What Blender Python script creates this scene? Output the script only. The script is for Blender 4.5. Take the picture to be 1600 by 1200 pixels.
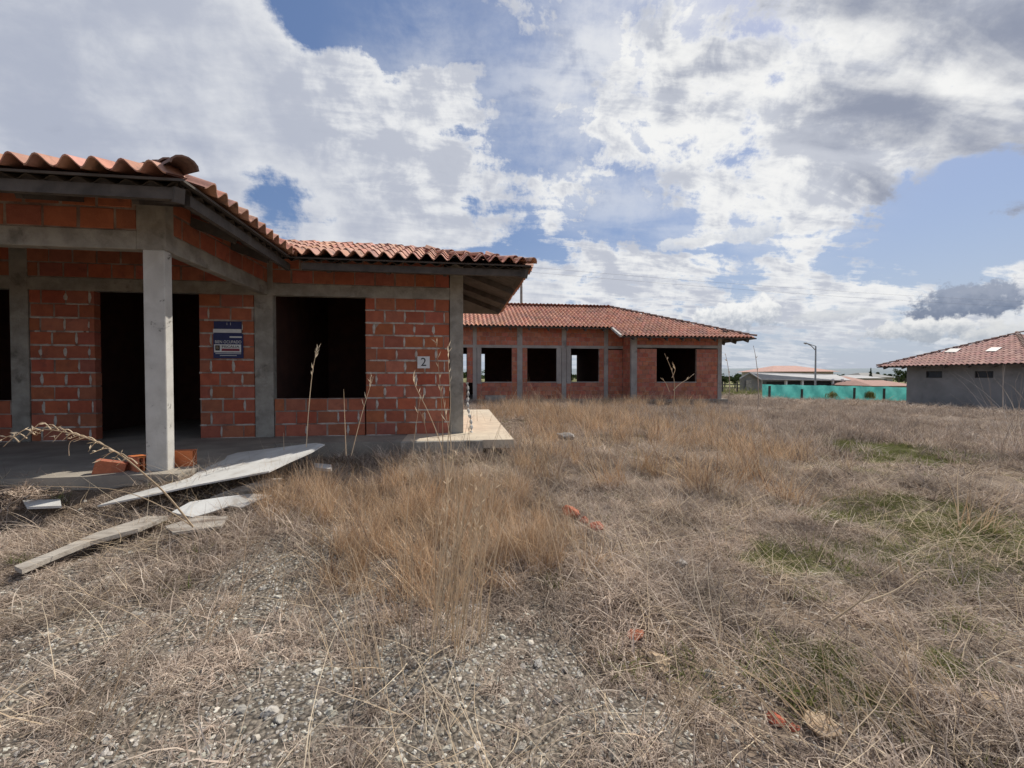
import bpy, math, random
import numpy as np
from mathutils import Matrix, Vector
random.seed(7); rng = np.random.default_rng(11)
R = math.radians
sc = bpy.context.scene
for o in list(bpy.data.objects): bpy.data.objects.remove(o)

# ------------------------------------------------------------------ camera
CAM_Z = 1.22; F_PX = 650.0; YAW = R(7.71); PITCH = R(1.06)
cam_d = bpy.data.cameras.new('camera'); cam = bpy.data.objects.new('camera', cam_d)
sc.collection.objects.link(cam); sc.camera = cam
cam.location = (0, 0, CAM_Z); cam.rotation_euler = (R(90) - PITCH, 0, -YAW)
cam_d.sensor_width = 36; cam_d.lens = F_PX / 1600 * 36
cam_d.clip_start = 0.05; cam_d.clip_end = 3000
sc.render.resolution_x = 1024; sc.render.resolution_y = 768

def ray(px, py):
    u = (px - 800) / F_PX; v = (600 - py) / F_PX
    cy, sy, cp, sp = math.cos(YAW), math.sin(YAW), math.cos(PITCH), math.sin(PITCH)
    Fw = (sy*cp, cy*cp, -sp); Rt = (cy, -sy, 0); Up = (sy*sp, cy*sp, cp)
    return Vector([Fw[i] + u*Rt[i] + v*Up[i] for i in range(3)])
CV = Vector((0, 0, CAM_Z))
def onY(px, py, Y): r = ray(px, py); return CV + r * (Y / r.y)
def onX(px, py, X): r = ray(px, py); return CV + r * (X / r.x)
def onZ(px, py, Z=0.): r = ray(px, py); return CV + r * ((Z - CAM_Z) / r.z)

# ------------------------------------------------------------------ world
SUN_EL = R(50); SUN_AZ = R(53)          # azimuth measured from +Y towards +X
sun_dir = Vector((math.sin(SUN_AZ)*math.cos(SUN_EL), math.cos(SUN_AZ)*math.cos(SUN_EL), math.sin(SUN_EL)))
w = bpy.data.worlds.new('World'); sc.world = w; w.use_nodes = True
nt = w.node_tree; N = nt.nodes; L = nt.links
for n in list(N): N.remove(n)
def sock(x):
    return x
def MA(op, a, b=None, c=None, clamp=False, tree=None):
    t = tree or nt
    n = t.nodes.new('ShaderNodeMath'); n.operation = op; n.use_clamp = clamp
    for i, v in enumerate((a, b, c)):
        if v is None: continue
        if isinstance(v, (int, float)): n.inputs[i].default_value = v
        else: t.links.new(v, n.inputs[i])
    return n.outputs[0]
def MR(v, a, b, c=0., d=1., smooth=True, tree=None):
    t = tree or nt
    n = t.nodes.new('ShaderNodeMapRange'); n.interpolation_type = 'SMOOTHSTEP' if smooth else 'LINEAR'
    n.inputs['From Min'].default_value = a; n.inputs['From Max'].default_value = b
    n.inputs['To Min'].default_value = c; n.inputs['To Max'].default_value = d
    t.links.new(v, n.inputs['Value']); return n.outputs['Result']
def MIX(f, a, b, tree=None):
    t = tree or nt
    n = t.nodes.new('ShaderNodeMix'); n.data_type = 'RGBA'
    for i, v in ((0, f), (6, a), (7, b)):
        if isinstance(v, (int, float)): n.inputs[i].default_value = v
        elif isinstance(v, tuple): n.inputs[i].default_value = (*v, 1) if len(v) == 3 else v
        else: t.links.new(v, n.inputs[i])
    return n.outputs[2]
def NOISE(vec, scale, detail=4, rough=.55, dist=0., dims='3D', tree=None, out=0):
    t = tree or nt
    n = t.nodes.new('ShaderNodeTexNoise'); n.noise_dimensions = dims
    n.inputs['Scale'].default_value = scale; n.inputs['Detail'].default_value = detail
    n.inputs['Roughness'].default_value = rough; n.inputs['Distortion'].default_value = dist
    if vec is not None: t.links.new(vec, n.inputs['Vector'])
    return n.outputs[out]
sky = N.new('ShaderNodeTexSky'); sky.sky_type = 'NISHITA'; sky.sun_disc = False
sky.sun_elevation = SUN_EL; sky.sun_rotation = SUN_AZ; sky.dust_density = 1.2; sky.air_density = 1.0; sky.ozone_density = 2.0
tc = N.new('ShaderNodeTexCoord'); D = tc.outputs['Generated']
sep = N.new('ShaderNodeSeparateXYZ'); L.new(D, sep.inputs[0])
zc = MA('ADD', MA('MAXIMUM', sep.outputs[2], 0.0), 0.13)
comb = N.new('ShaderNodeCombineXYZ'); L.new(MA('DIVIDE', sep.outputs[0], zc), comb.inputs[0]); L.new(MA('DIVIDE', sep.outputs[1], zc), comb.inputs[1])
P = comb.outputs[0]
mapn = N.new('ShaderNodeMapping'); mapn.inputs['Rotation'].default_value = (0, 0, R(-38)); mapn.inputs['Scale'].default_value = (0.62, 1.45, 1); L.new(P, mapn.inputs[0])
PS = mapn.outputs[0]
wn = NOISE(PS, 1.3, 2, .5, 0, out=1)       # slow warp that keeps the masses from looking like plain noise
wv = N.new('ShaderNodeVectorMath'); wv.operation = 'MULTIPLY_ADD'; L.new(wn, wv.inputs[0]); wv.inputs[1].default_value = (.55,.55,0); L.new(PS, wv.inputs[2])
PW = wv.outputs[0]
n_mid = NOISE(PW, 2.6, 6, .54)
n_fin = NOISE(D, 5.5, 8, .68, .2)
def blob(px, py, rad, amp):              # a patch of cover or of clear sky in the direction seen there; rad in degrees
    d = ray(px, py).normalized()
    n = N.new('ShaderNodeVectorMath'); n.operation = 'DOT_PRODUCT'; L.new(D, n.inputs[0]); n.inputs[1].default_value = d
    return MR(n.outputs['Value'], math.cos(R(rad)), 1.0, 0, amp)
cov = MA('ADD', MA('MULTIPLY', n_mid, 1.25), MA('MULTIPLY', n_fin, 1.7))
cov = MA('ADD', cov, -.86)
BL = [(150,120,28,.34),(380,210,22,.30),(600,230,15,.26),(60,330,20,.26),(640,340,10,.22),(330,40,10,.18),
      (1020,250,15,.14),(1200,230,14,.15),(1120,90,12,.08),(1360,170,16,.20),(1560,80,18,.32),(1540,230,12,.18),(880,480,10,.16),
      (950,440,9,.24),(1120,445,8,.16),(1290,440,9,.20),(1480,425,9,.28),(1590,395,6,.30),(1240,310,6,.18),
      (560,5,10,-.44),(450,-30,8,-.34),(700,40,9,-.22),(800,160,6,-.24),(900,90,6,-.34),(885,235,4,-.2),(455,328,7,-.30),(395,312,7,-.26),
      (1000,340,7,-.34),(920,335,5,-.30),(1210,340,6,-.14),(1300,400,5,-.1),(1400,350,8,-.48),(1500,345,8,-.50),(1600,335,8,-.5),(1180,380,5,-.22),(1060,375,4,-.12)]
for b in BL: cov = MA('ADD', cov, blob(*b))
n_str = MA('SUBTRACT', MA('MULTIPLY', MA('ADD', NOISE(PW, 4.5, 6, .6), NOISE(D, 13, 5, .6, .3)), .5), .5)
right = MA('MAXIMUM', blob(1250,230,38,1.), blob(700,120,22,.6))
cov = MA('ADD', cov, MA('MULTIPLY', n_str, MR(right, 0, .6, .45, 2.1)))
veil = MR(MA('ADD', blob(850,80,20,.55), MA('ADD', blob(1100,180,24,.7), blob(620,90,8,.35))), 0, 1, 0, .75, False)
alpha = MR(cov, .50, .80)
alpha = MA('MAXIMUM', alpha, MA('MULTIPLY', veil, MR(MA('ADD', n_mid, MA('MULTIPLY', n_fin, .8)), .62, 1.1)))
shade = MA('ADD', MA('MULTIPLY', cov, .20), MA('MULTIPLY', NOISE(D, 3.1, 5, .6, .3), .75))
shade = MR(MA('ADD', shade, MA('MULTIPLY', n_str, MR(right, 0, .6, .5, 2.0))), .36, .74)
sd = N.new('ShaderNodeVectorMath'); sd.operation = 'DOT_PRODUCT'; L.new(D, sd.inputs[0]); sd.inputs[1].default_value = sun_dir
glow = MR(sd.outputs['Value'], .25, 1.0, 0, 1)
c_cl = MIX(shade, (.68,.70,.74), (.40,.435,.53))
c_cl = MIX(MA('MULTIPLY', glow, MA('SUBTRACT', 1.0, MA('MULTIPLY', shade, .7))), c_cl, (.86,.86,.85))
dark = None                               # grey undersides of the heavy clouds upper right
for b in [(1575,120,15,1.),(1530,210,9,.7),(1390,172,8,.75),(1480,165,8,.75),(1310,185,7,.6),(1400,0,10,.8),(1230,20,9,.45),(1100,110,8,.35),(1300,60,8,.3)]:
    v = blob(*b); dark = v if dark is None else MA('MAXIMUM', dark, v)
dark = MA('MULTIPLY', MR(MA('ADD', dark, MA('MULTIPLY', n_str, 1.8)), .12, .75), MR(MA('ADD', n_mid, MA('MULTIPLY', n_fin, .4)), .52, .86))
c_cl = MIX(dark, c_cl, (.27,.30,.385))
skc = N.new('ShaderNodeVectorMath'); skc.operation = 'SCALE'; L.new(sky.outputs[0], skc.inputs[0]); skc.inputs['Scale'].default_value = .10
hz = MR(sep.outputs[2], .0, .34, .80, 0)  # hazier towards the horizon
blue = MIX(.45, skc.outputs[0], (.105,.185,.41))
blue = MIX(hz, blue, (.44,.50,.60))
c_cl = MIX(MR(sep.outputs[2], .0, .16, .75, 0), c_cl, (.55,.59,.65))
col = MIX(alpha, blue, c_cl)
PA = MA('ARCTAN2', sep.outputs[0], sep.outputs[1]); PE = MA('ARCSINE', sep.outputs[2])
pn = MA('MULTIPLY', MA('SUBTRACT', NOISE(D, 36, 6, .62), .5), 2.8); pn2 = MA('MULTIPLY', MA('SUBTRACT', NOISE(D, 70, 3, .6), .5), 1.8)
def puff(px, py, rx, ry, amt, lit, drk, col):      # small cumulus puffs low over the land
    d = ray(px, py).normalized(); az = math.atan2(d.x, d.y); el = math.asin(d.z)
    a = MA('DIVIDE', MA('SUBTRACT', PA, az), R(rx)); e = MA('DIVIDE', MA('SUBTRACT', PE, el), R(ry))
    r2 = MA('SQRT', MA('ADD', MA('MULTIPLY', a, a), MA('MULTIPLY', e, e)))
    al = MA('MULTIPLY', MR(MA('ADD', r2, pn), 1.15, .75), amt)
    sh = MR(MA('ADD', MA('MULTIPLY', e, -.7), pn2), -.6, .7)
    return MIX(al, col, MIX(sh, lit, drk))
for q in [(1150,492,5.0,1.7,.95,(.86,.86,.85),(.40,.44,.51)),(1440,514,5.0,1.2,.85,(.80,.80,.79),(.36,.40,.46)),(1295,494,3.6,.7,.7,(.62,.64,.66),(.46,.49,.55)),
          (1520,470,4.4,1.5,.95,(.30,.34,.43),(.17,.21,.30)),(1578,522,2.8,1.0,.8,(.68,.69,.69),(.42,.46,.52)),(1065,383,3.2,.8,.7,(.74,.75,.76),(.55,.58,.64)),(1170,366,4.2,1.1,.8,(.76,.77,.78),(.55,.58,.64))]:
    col = puff(*q, col)
bg = N.new('ShaderNodeBackground'); L.new(col, bg.inputs[0]); bg.inputs[1].default_value = 1.0
out = N.new('ShaderNodeOutputWorld'); L.new(bg.outputs[0], out.inputs[0])

# ------------------------------------------------------------------ sun and exposure
sl = bpy.data.lights.new('sun', 'SUN'); sl.energy = 4.2; sl.angle = R(.53); sl.color = (1, .95, .87)
so = bpy.data.objects.new('sun', sl); sc.collection.objects.link(so)
so.rotation_euler = sun_dir.to_track_quat('Z', 'Y').to_euler()
sc.view_settings.view_transform = 'Standard'; sc.view_settings.look = 'None'
sc.view_settings.exposure = 0.10; sc.view_settings.gamma = 1.0; sc.view_settings.use_curve_mapping = False

# ------------------------------------------------------------------ helpers
C = sc.collection
WM = {}
def place(o, parent, M=None):
    M = M or Matrix.Identity(4); WM[o.name] = M
    C.objects.link(o)
    if parent is not None:
        o.parent = parent; o.matrix_parent_inverse = WM[parent.name].inverted()
    o.matrix_basis = M
    return o
def mesh(name, V, Fc, mats, smooth=False, mi=None, attr=None):
    me = bpy.data.meshes.new(name); me.from_pydata([tuple(v) for v in V], [], [tuple(f) for f in Fc])
    for m in (mats if isinstance(mats, (list, tuple)) else [mats]): me.materials.append(m)
    if mi is not None: me.polygons.foreach_set('material_index', mi)
    if smooth: me.polygons.foreach_set('use_smooth', [True]*len(me.polygons))
    if attr:
        for k, v in attr.items():
            a = me.attributes.new(k, 'FLOAT', 'POINT'); a.data.foreach_set('value', v)
    me.update(); return me
def obj(name, V, Fc, m, parent=None, smooth=False, label=None, cat=None, group=None, kind=None, loc=None, mi=None, attr=None):
    if loc is not None:
        loc = Vector(loc); V = [(v[0]-loc[0], v[1]-loc[1], v[2]-loc[2]) for v in V]
    me = mesh(name, V, Fc, m, smooth, mi, attr)
    o = bpy.data.objects.new(name, me)
    place(o, parent, Matrix.Translation(loc) if loc is not None else None)
    return tag(o, label, cat, group, kind)
def tag(o, label=None, cat=None, group=None, kind=None):
    if label: o['label'] = label
    if cat: o['category'] = cat
    if group: o['group'] = group
    if kind: o['kind'] = kind
    return o
def thing(name, label, cat, loc=(0,0,0), group=None):
    o = bpy.data.objects.new(name, None); o.empty_display_size = .2
    place(o, None, Matrix.Translation(loc)); return tag(o, label, cat, group)
class B:                                  # collects boxes, tubes and polygons
    def __init__(s): s.V = []; s.F = []
    def add(s, V, Fc):
        k = len(s.V); s.V += [tuple(v) for v in V]; s.F += [tuple(i+k for i in f) for f in Fc]; return s
    def box(s, x0, x1, y0, y1, z0, z1):
        return s.add([(x0,y0,z0),(x1,y0,z0),(x1,y1,z0),(x0,y1,z0),(x0,y0,z1),(x1,y0,z1),(x1,y1,z1),(x0,y1,z1)],
              [(0,3,2,1),(4,5,6,7),(0,1,5,4),(1,2,6,5),(2,3,7,6),(3,0,4,7)])
    def tube(s, pts, rad, n=6, cap=True):
        pts = [Vector(p) for p in pts]; rings = []; m = len(pts)
        for i, p in enumerate(pts):
            d = (pts[min(i+1, m-1)] - pts[max(i-1, 0)]).normalized()
            a = d.orthogonal().normalized() if i == 0 else (a - d*a.dot(d)).normalized()
            b = d.cross(a); r = rad[i] if isinstance(rad, (list, tuple)) else rad
            rings.append([p + (a*math.cos(t*2*math.pi/n) + b*math.sin(t*2*math.pi/n))*r for t in range(n)])
        V = [v for q in rings for v in q]; Fc = []
        for i in range(m-1):
            for t in range(n): Fc.append((i*n+t, i*n+(t+1) % n, (i+1)*n+(t+1) % n, (i+1)*n+t))
        if cap: Fc += [tuple(range(n))[::-1], tuple((m-1)*n+t for t in range(n))]
        return s.add(V, Fc)
    def slab(s, poly, thick, up=Vector((0,0,1))):      # poly: 3D points, top surface; thick downwards
        n = len(poly); V = [Vector(p) for p in poly] + [Vector(p) - up*thick for p in poly]
        return s.add(V, [tuple(range(n)), tuple(range(2*n-1, n-1, -1))] + [(i, i+n, (i+1) % n + n, (i+1) % n) for i in range(n)])
    def obj(s, name, m, parent=None, **k): return obj(name, s.V, s.F, m, parent, **k)

# ------------------------------------------------------------------ materials
def mat(name, c1, c2, scale=3., rough=.85, bump=.15, bscale=40., c3=None, s3=1.2, t3=(.55,.7), rnd=0., stretch=None, spec=.3, detail=6, bdist=.01):
    m = bpy.data.materials.new(name); m.use_nodes = True; t = m.node_tree
    for n in list(t.nodes): t.nodes.remove(n)
    o = t.nodes.new('ShaderNodeOutputMaterial'); p = t.nodes.new('ShaderNodeBsdfPrincipled')
    t.links.new(p.outputs[0], o.inputs[0])
    g = t.nodes.new('ShaderNodeNewGeometry'); vec = g.outputs['Position']
    if stretch:
        mp = t.nodes.new('ShaderNodeMapping'); mp.inputs['Scale'].default_value = stretch; t.links.new(vec, mp.inputs[0]); vec = mp.outputs[0]
    n1 = NOISE(vec, scale, detail, .6, .2, tree=t)
    c = MIX(MR(n1, .3, .7, tree=t), c1, c2, tree=t)
    if c3 is not None:
        n3 = NOISE(vec, s3, 6, .65, .3, tree=t); c = MIX(MR(n3, t3[0], t3[1], tree=t), c, c3, tree=t)
    if rnd:
        oi = t.nodes.new('ShaderNodeObjectInfo')
        f = MA('FRACT', MA('ADD', oi.outputs['Random'], MA('MULTIPLY', g.outputs['Random Per Island'], 3.7, tree=t), tree=t), tree=t)
        hs = t.nodes.new('ShaderNodeHueSaturation'); t.links.new(c, hs.inputs['Color'])
        t.links.new(MR(f, 0, 1, 1-rnd, 1+rnd, False, tree=t), hs.inputs['Value'])
        t.links.new(MR(MA('FRACT', MA('MULTIPLY', f, 7.13, tree=t), tree=t), 0, 1, .5-.02*rnd*3, .5+.015*rnd*3, False, tree=t), hs.inputs['Hue'])
        t.links.new(MR(MA('FRACT', MA('MULTIPLY', f, 3.31, tree=t), tree=t), 0, 1, 1-rnd*.5, 1+rnd*.3, False, tree=t), hs.inputs['Saturation'])
        c = hs.outputs[0]
    t.links.new(c, p.inputs['Base Color']); p.inputs['Roughness'].default_value = rough
    p.inputs['Specular IOR Level'].default_value = spec
    if bump:
        nb = NOISE(vec, bscale, 5, .6, 0, tree=t); b = t.nodes.new('ShaderNodeBump'); b.inputs['Strength'].default_value = bump
        b.inputs['Distance'].default_value = bdist; t.links.new(nb, b.inputs['Height']); t.links.new(b.outputs[0], p.inputs['Normal'])
    return m
M_brick = mat('clay_brick', (.46,.148,.078), (.36,.113,.062), 9, .9, .4, 60, c3=(.24,.09,.06), s3=6, t3=(.56,.76), rnd=.14)
M_mortar = mat('mortar', (.42,.33,.27), (.20,.12,.09), 5, .95, .8, 90)
M_smear = mat('squeezed_mortar', (.62,.57,.50), (.48,.43,.37), 20, .95, .8, 90)
M_conc = mat('grey_concrete', (.40,.37,.315), (.25,.23,.195), 5, .92, .9, 40, c3=(.14,.125,.105), s3=3.5, t3=(.54,.74))
M_conc2 = mat('pale_concrete_column', (.60,.575,.52), (.48,.455,.405), 5, .9, .35, 60, c3=(.15,.14,.12), s3=6, t3=(.60,.68))
M_slab = mat('pale_slab_concrete', (.62,.53,.40), (.50,.42,.32), 5, .95, .4, 80, c3=(.36,.26,.18), s3=9, t3=(.62,.72))
M_floor = mat('dusty_floor', (.36,.32,.26), (.25,.22,.185), 2.5, .95, .3, 40)
M_tile = mat('clay_tile', (.54,.29,.20), (.45,.23,.16), 6, .85, .3, 50, c3=(.17,.12,.10), s3=4.5, t3=(.52,.70), rnd=.20)
M_tile2 = mat('far_clay_tile', (.56,.27,.175), (.47,.22,.145), 3, .85, .2, 30, c3=(.27,.16,.12), s3=.9, t3=(.48,.75), rnd=.16)
M_cap = mat('weathered_ridge_tile', (.30,.19,.15), (.18,.12,.10), 8, .9, .4, 50, c3=(.45,.22,.15), s3=5, t3=(.6,.7))
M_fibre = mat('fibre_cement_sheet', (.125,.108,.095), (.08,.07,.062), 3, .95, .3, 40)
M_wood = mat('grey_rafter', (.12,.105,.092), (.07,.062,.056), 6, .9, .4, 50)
M_board = mat('white_board', (.66,.65,.61), (.52,.50,.46), 3.5, .9, .2, 30, c3=(.34,.29,.23), s3=3, t3=(.52,.75))
M_plank = mat('weathered_plank', (.50,.45,.38), (.36,.32,.27), 6, .9, .5, 40, stretch=(1,6,6), c3=(.18,.14,.11), s3=1.5, t3=(.45,.65))
M_orange = mat('orange_hollow_block', (.62,.20,.07), (.52,.16,.06), 8, .85, .3, 50, rnd=.1)
M_dark = mat('dark_metal', (.03,.03,.032), (.05,.05,.05), 5, .6, 0)
M_white = mat('white_paint', (.78,.78,.76), (.70,.70,.68), 12, .7, .05, 40)
M_black = mat('black_print', (.012,.012,.014), (.02,.02,.02), 10, .6, 0)
M_navy = mat('navy_print', (.022,.028,.10), (.03,.035,.12), 10, .45, 0)
M_red = mat('maroon_print', (.30,.05,.07), (.25,.04,.06), 10, .5, 0)
M_gold = mat('emblem_print', (.5,.42,.25), (.4,.3,.2), 30, .5, 0)
M_steel = mat('galvanised_steel', (.36,.37,.38), (.28,.29,.30), 5, .5, 0)
M_render = mat('grey_render_wall', (.29,.285,.28), (.21,.208,.205), .8, .95, .3, 20, c3=(.11,.108,.105), s3=.5, t3=(.5,.8))
M_glass = mat('dark_window', (.03,.035,.045), (.02,.02,.03), 5, .25, 0)
M_grroof = mat('grey_sheet_roof', (.46,.45,.43), (.36,.35,.34), .5, .85, 0)
M_stone = mat('pale_stone', (.40,.37,.32), (.25,.23,.20), 12, .9, .6, 60, c3=(.5,.46,.4), s3=9, rnd=.3)
M_ystone = mat('yellowish_rubble', (.50,.38,.25), (.38,.27,.18), 10, .95, .5, 50)
M_int = mat('interior_shade_brick', (.10,.045,.032), (.07,.035,.027), 4, .95, .3, 40)  # brick colour darkened to stand for the shade inside the rooms
M_sky_light = mat('translucent_roof_sheet', (.36,.33,.30), (.30,.28,.26), 4, .5, 0)

def leafmat(name, stops, trans=.22, rvar=.25, ph=True):
    """stops: colours chosen by the per-blade value; a share of the light passes through"""
    m = bpy.data.materials.new(name); m.use_nodes = True; t = m.node_tree
    for n in list(t.nodes): t.nodes.remove(n)
    o = t.nodes.new('ShaderNodeOutputMaterial')
    a = t.nodes.new('ShaderNodeAttribute'); a.attribute_name = 'shade'
    oi = t.nodes.new('ShaderNodeObjectInfo')
    cr = t.nodes.new('ShaderNodeValToRGB'); e = cr.color_ramp.elements
    while len(e) < len(stops): e.new(.5)
    for i, c in enumerate(stops): e[i].position = i/(len(stops)-1); e[i].color = (*c, 1)
    v = MA('FRACT', MA('ADD', a.outputs['Fac'], MA('MULTIPLY', oi.outputs['Random'], .5, tree=t), tree=t), tree=t)
    v = MA('ABSOLUTE', MA('SUBTRACT', MA('MULTIPLY', v, 2., tree=t), 1., tree=t), tree=t)
    t.links.new(v, cr.inputs[0])
    g = t.nodes.new('ShaderNodeNewGeometry')
    nn = NOISE(g.outputs['Position'], 1.7, 5, .7, tree=t)
    hs = t.nodes.new('ShaderNodeHueSaturation'); t.links.new(cr.outputs[0], hs.inputs['Color'])
    t.links.new(MA('MULTIPLY', MR(nn, .3, .7, 1-rvar, 1+rvar*.6, tree=t), MR(oi.outputs['Random'], 0, 1, .8, 1.15, False, tree=t), tree=t), hs.inputs['Value'])
    d = t.nodes.new('ShaderNodeBsdfDiffuse'); tr = t.nodes.new('ShaderNodeBsdfTranslucent'); mx = t.nodes.new('ShaderNodeMixShader')
    t.links.new(hs.outputs[0], d.inputs[0]); t.links.new(hs.outputs[0], tr.inputs[0])
    mx.inputs[0].default_value = trans; t.links.new(d.outputs[0], mx.inputs[1]); t.links.new(tr.outputs[0], mx.inputs[2]); t.links.new(mx.outputs[0], o.inputs[0])
    return m
G_mat = leafmat('matted_dry_grass', rvar=.42, stops= [(.74,.63,.51),(.53,.43,.345),(.32,.245,.195),(.63,.51,.405),(.12,.09,.07)])
G_gold = leafmat('golden_dry_grass', [(.79,.61,.42),(.67,.47,.285),(.46,.29,.17),(.76,.59,.41),(.23,.14,.09)])
G_straw = leafmat('pale_straw', [(.84,.71,.52),(.74,.59,.41),(.60,.46,.31)], .35, .12)
G_green = leafmat('low_green_weeds', [(.16,.19,.06),(.23,.24,.09),(.31,.28,.14),(.14,.17,.055)], .35)
G_tree = leafmat('tree_leaves', [(.055,.085,.03),(.085,.11,.045),(.04,.06,.022)], .3)

# ------------------------------------------------------------------ ground
def vnoise(x, y, seed=0):
    xi = np.floor(x).astype(int); yi = np.floor(y).astype(int); fx = x-xi; fy = y-yi
    fx = fx*fx*(3-2*fx); fy = fy*fy*(3-2*fy)
    def h(a, b):
        v = np.sin(a*127.1 + b*311.7 + seed*74.7)*43758.5453; return v - np.floor(v)
    return (h(xi,yi)*(1-fx)+h(xi+1,yi)*fx)*(1-fy) + (h(xi,yi+1)*(1-fx)+h(xi+1,yi+1)*fx)*fy
def fbm(x, y, seed=0, o=4):
    s = 0; a = .5; t = 0
    for i in range(o): s = s + a*vnoise(x*2**i, y*2**i, seed+i*5); t += a; a *= .5
    return s/t
def sstep(v, a, b): t = np.clip((v-a)/(b-a), 0, 1); return t*t*(3-2*t)
def gz(x, y):
    x = np.asarray(x, float); y = np.asarray(y, float)
    r = np.hypot(x, y)
    z = (fbm(x*.9, y*.9, 3)-.5)*.16*np.clip(1.2-r/40, .2, 1) + (fbm(x*3.5, y*3.5, 9)-.5)*.05
    z = z - .034*np.clip(x-11, 0, 26) - .008*np.clip(x-37, 0, 60)
    z = z + .10*np.exp(-(((x+.7)/1.3)**2 + ((y-4.7)/.5)**2)) + .12*np.exp(-(((x+1.7)/.6)**2 + ((y-4.3)/.6)**2))
    z = z + .22*sstep(-x, 2.0, 2.6)*sstep(y, 3.85, 4.25)*(1-sstep(y, 4.6, 5.2)) + .13*sstep(-x, -1.2, .2)*sstep(y, 5.35, 5.85)*(1-sstep(y, 6.6, 7))
    return z - .02
def G(px, py): p = onZ(px, py, 0); return p.x, p.y
def soft(x, y, cx, cy, r): return np.clip(1-np.hypot(x-cx, y-cy)/r, 0, 1)
GRAV = [G(480,880)+(.75,), G(600,930)+(.8,), G(450,1000)+(.7,), G(650,1060)+(.75,), G(300,1080)+(.7,), G(120,1000)+(.7,), G(880,1120)+(.55,), G(500,1160)+(.7,), G(150,1180)+(.6,), G(780,1000)+(.5,), G(850,1180)+(.5,), G(100,900)+(.5,)]
GRN = [G(1560,850)+(1.4,), G(1500,880)+(1.0,), G(1350,860)+(.4,), G(1340,800)+(.7,), G(1250,880)+(.5,), G(1400,705)+(1.6,), G(1590,900)+(.8,), G(1270,1040)+(.3,), G(1480,1035)+(.3,), G(1440,800)+(.8,), G(1180,870)+(.3,), G(1300,730)+(.8,)]
BARE = [G(1500,745)+(1.3,), G(1430,730)+(1.0,), G(1560,1000)+(.5,), G(1250,1130)+(.45,)]
def zone(x, y, Z, p=1.):
    v = np.zeros_like(np.asarray(x, float))
    for cx, cy, r in Z: v = np.maximum(v, soft(x, y, cx, cy, r))
    return v**p
def gravel(x, y): return sstep(zone(x, y, GRAV) + (fbm(x*2.2, y*2.2, 21)-.5)*.7, .12, .42)
def green(x, y): return sstep(zone(x, y, GRN) + (fbm(x*2.5, y*2.5, 31)-.5)*.8, .22, .6)
def bare(x, y): return sstep(zone(x, y, BARE) + (fbm(x*2., y*2., 41)-.5)*.7, .15, .5)
def axis(lo, hi, step, far):
    a = list(np.arange(lo, hi, step)); s = step; v = hi
    while v < far: a.append(v); s *= 1.16; v += s
    s = step; v = lo - step
    while v > -far: a.insert(0, v); s *= 1.16; v -= s
    return np.array(a)
xs = axis(-4.5, 7, .05, 1500); ys = axis(.7, 8, .05, 1500)
X, Y = np.meshgrid(xs, ys); Z = gz(X, Y)
nx, ny = len(xs), len(ys)
Vg = np.stack([X.ravel(), Y.ravel(), Z.ravel()], 1)
ii = (np.arange(ny-1)[:, None]*nx + np.arange(nx-1)[None, :]).ravel()
Fg = np.stack([ii, ii+1, ii+nx+1, ii+nx], 1)
me = bpy.data.meshes.new('ground'); me.from_pydata(Vg.tolist(), [], Fg.tolist())
me.polygons.foreach_set('use_smooth', [True]*len(me.polygons))
for nm, fn in (('gravel', gravel), ('green', green), ('bare', bare)):
    a = me.attributes.new(nm, 'FLOAT', 'POINT'); a.data.foreach_set('value', fn(X, Y).ravel())
m = bpy.data.materials.new('ground_soil'); m.use_nodes = True; t = m.node_tree
p = t.nodes['Principled BSDF']; p.inputs['Roughness'].default_value = 1; p.inputs['Specular IOR Level'].default_value = .1
g = t.nodes.new('ShaderNodeNewGeometry'); pos = g.outputs['Position']
def AT(n): a = t.nodes.new('ShaderNodeAttribute'); a.attribute_name = n; return a.outputs['Fac']
nA = NOISE(pos, 9, 8, .7, tree=t); nB = NOISE(pos, .35, 6, .6, tree=t); nC = NOISE(pos, 60, 4, .7, tree=t)
soil = MIX(MR(nA, .35, .65, tree=t), (.075,.055,.042), (.17,.125,.09), tree=t)
straw = MIX(MR(nC, .35, .65, tree=t), (.16,.115,.08), (.34,.26,.18), tree=t)
soil = MIX(MR(nB, .35, .6, .2, .8, tree=t), soil, straw, tree=t)
vo = t.nodes.new('ShaderNodeTexVoronoi'); vo.inputs['Scale'].default_value = 55; t.links.new(pos, vo.inputs['Vector'])
grv = MIX(MR(nC, .3, .7, tree=t), (.20,.17,.135), (.33,.29,.235), tree=t)
grv = MIX(MR(nB, .35, .6, 0, .35, tree=t), grv, (.14,.10,.075), tree=t)
grv = MIX(MR(vo.outputs['Distance'], .35, .75, tree=t), grv, (.10,.085,.068), tree=t)
c = MIX(AT('gravel'), soil, grv, tree=t)
c = MIX(MA('MULTIPLY', AT('green'), .75, tree=t), c, MIX(MR(nA, .35, .65, tree=t), (.085,.095,.035), (.15,.15,.06), tree=t), tree=t)
c = MIX(MA('MULTIPLY', AT('bare'), .6, tree=t), c, (.23,.18,.14), tree=t)
sp = t.nodes.new('ShaderNodeSeparateXYZ'); t.links.new(pos, sp.inputs[0])
far = MR(MA('ADD', sp.outputs[1], MA('MULTIPLY', nB, 18, tree=t), tree=t), 36, 52, tree=t)
c = MIX(far, c, MIX(MR(nB, .4, .6, tree=t), (.14,.16,.06), (.26,.22,.12), tree=t), tree=t)
t.links.new(c, p.inputs['Base Color'])
bb = t.nodes.new('ShaderNodeBump'); bb.inputs['Strength'].default_value = .9; bb.inputs['Distance'].default_value = .02
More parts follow.
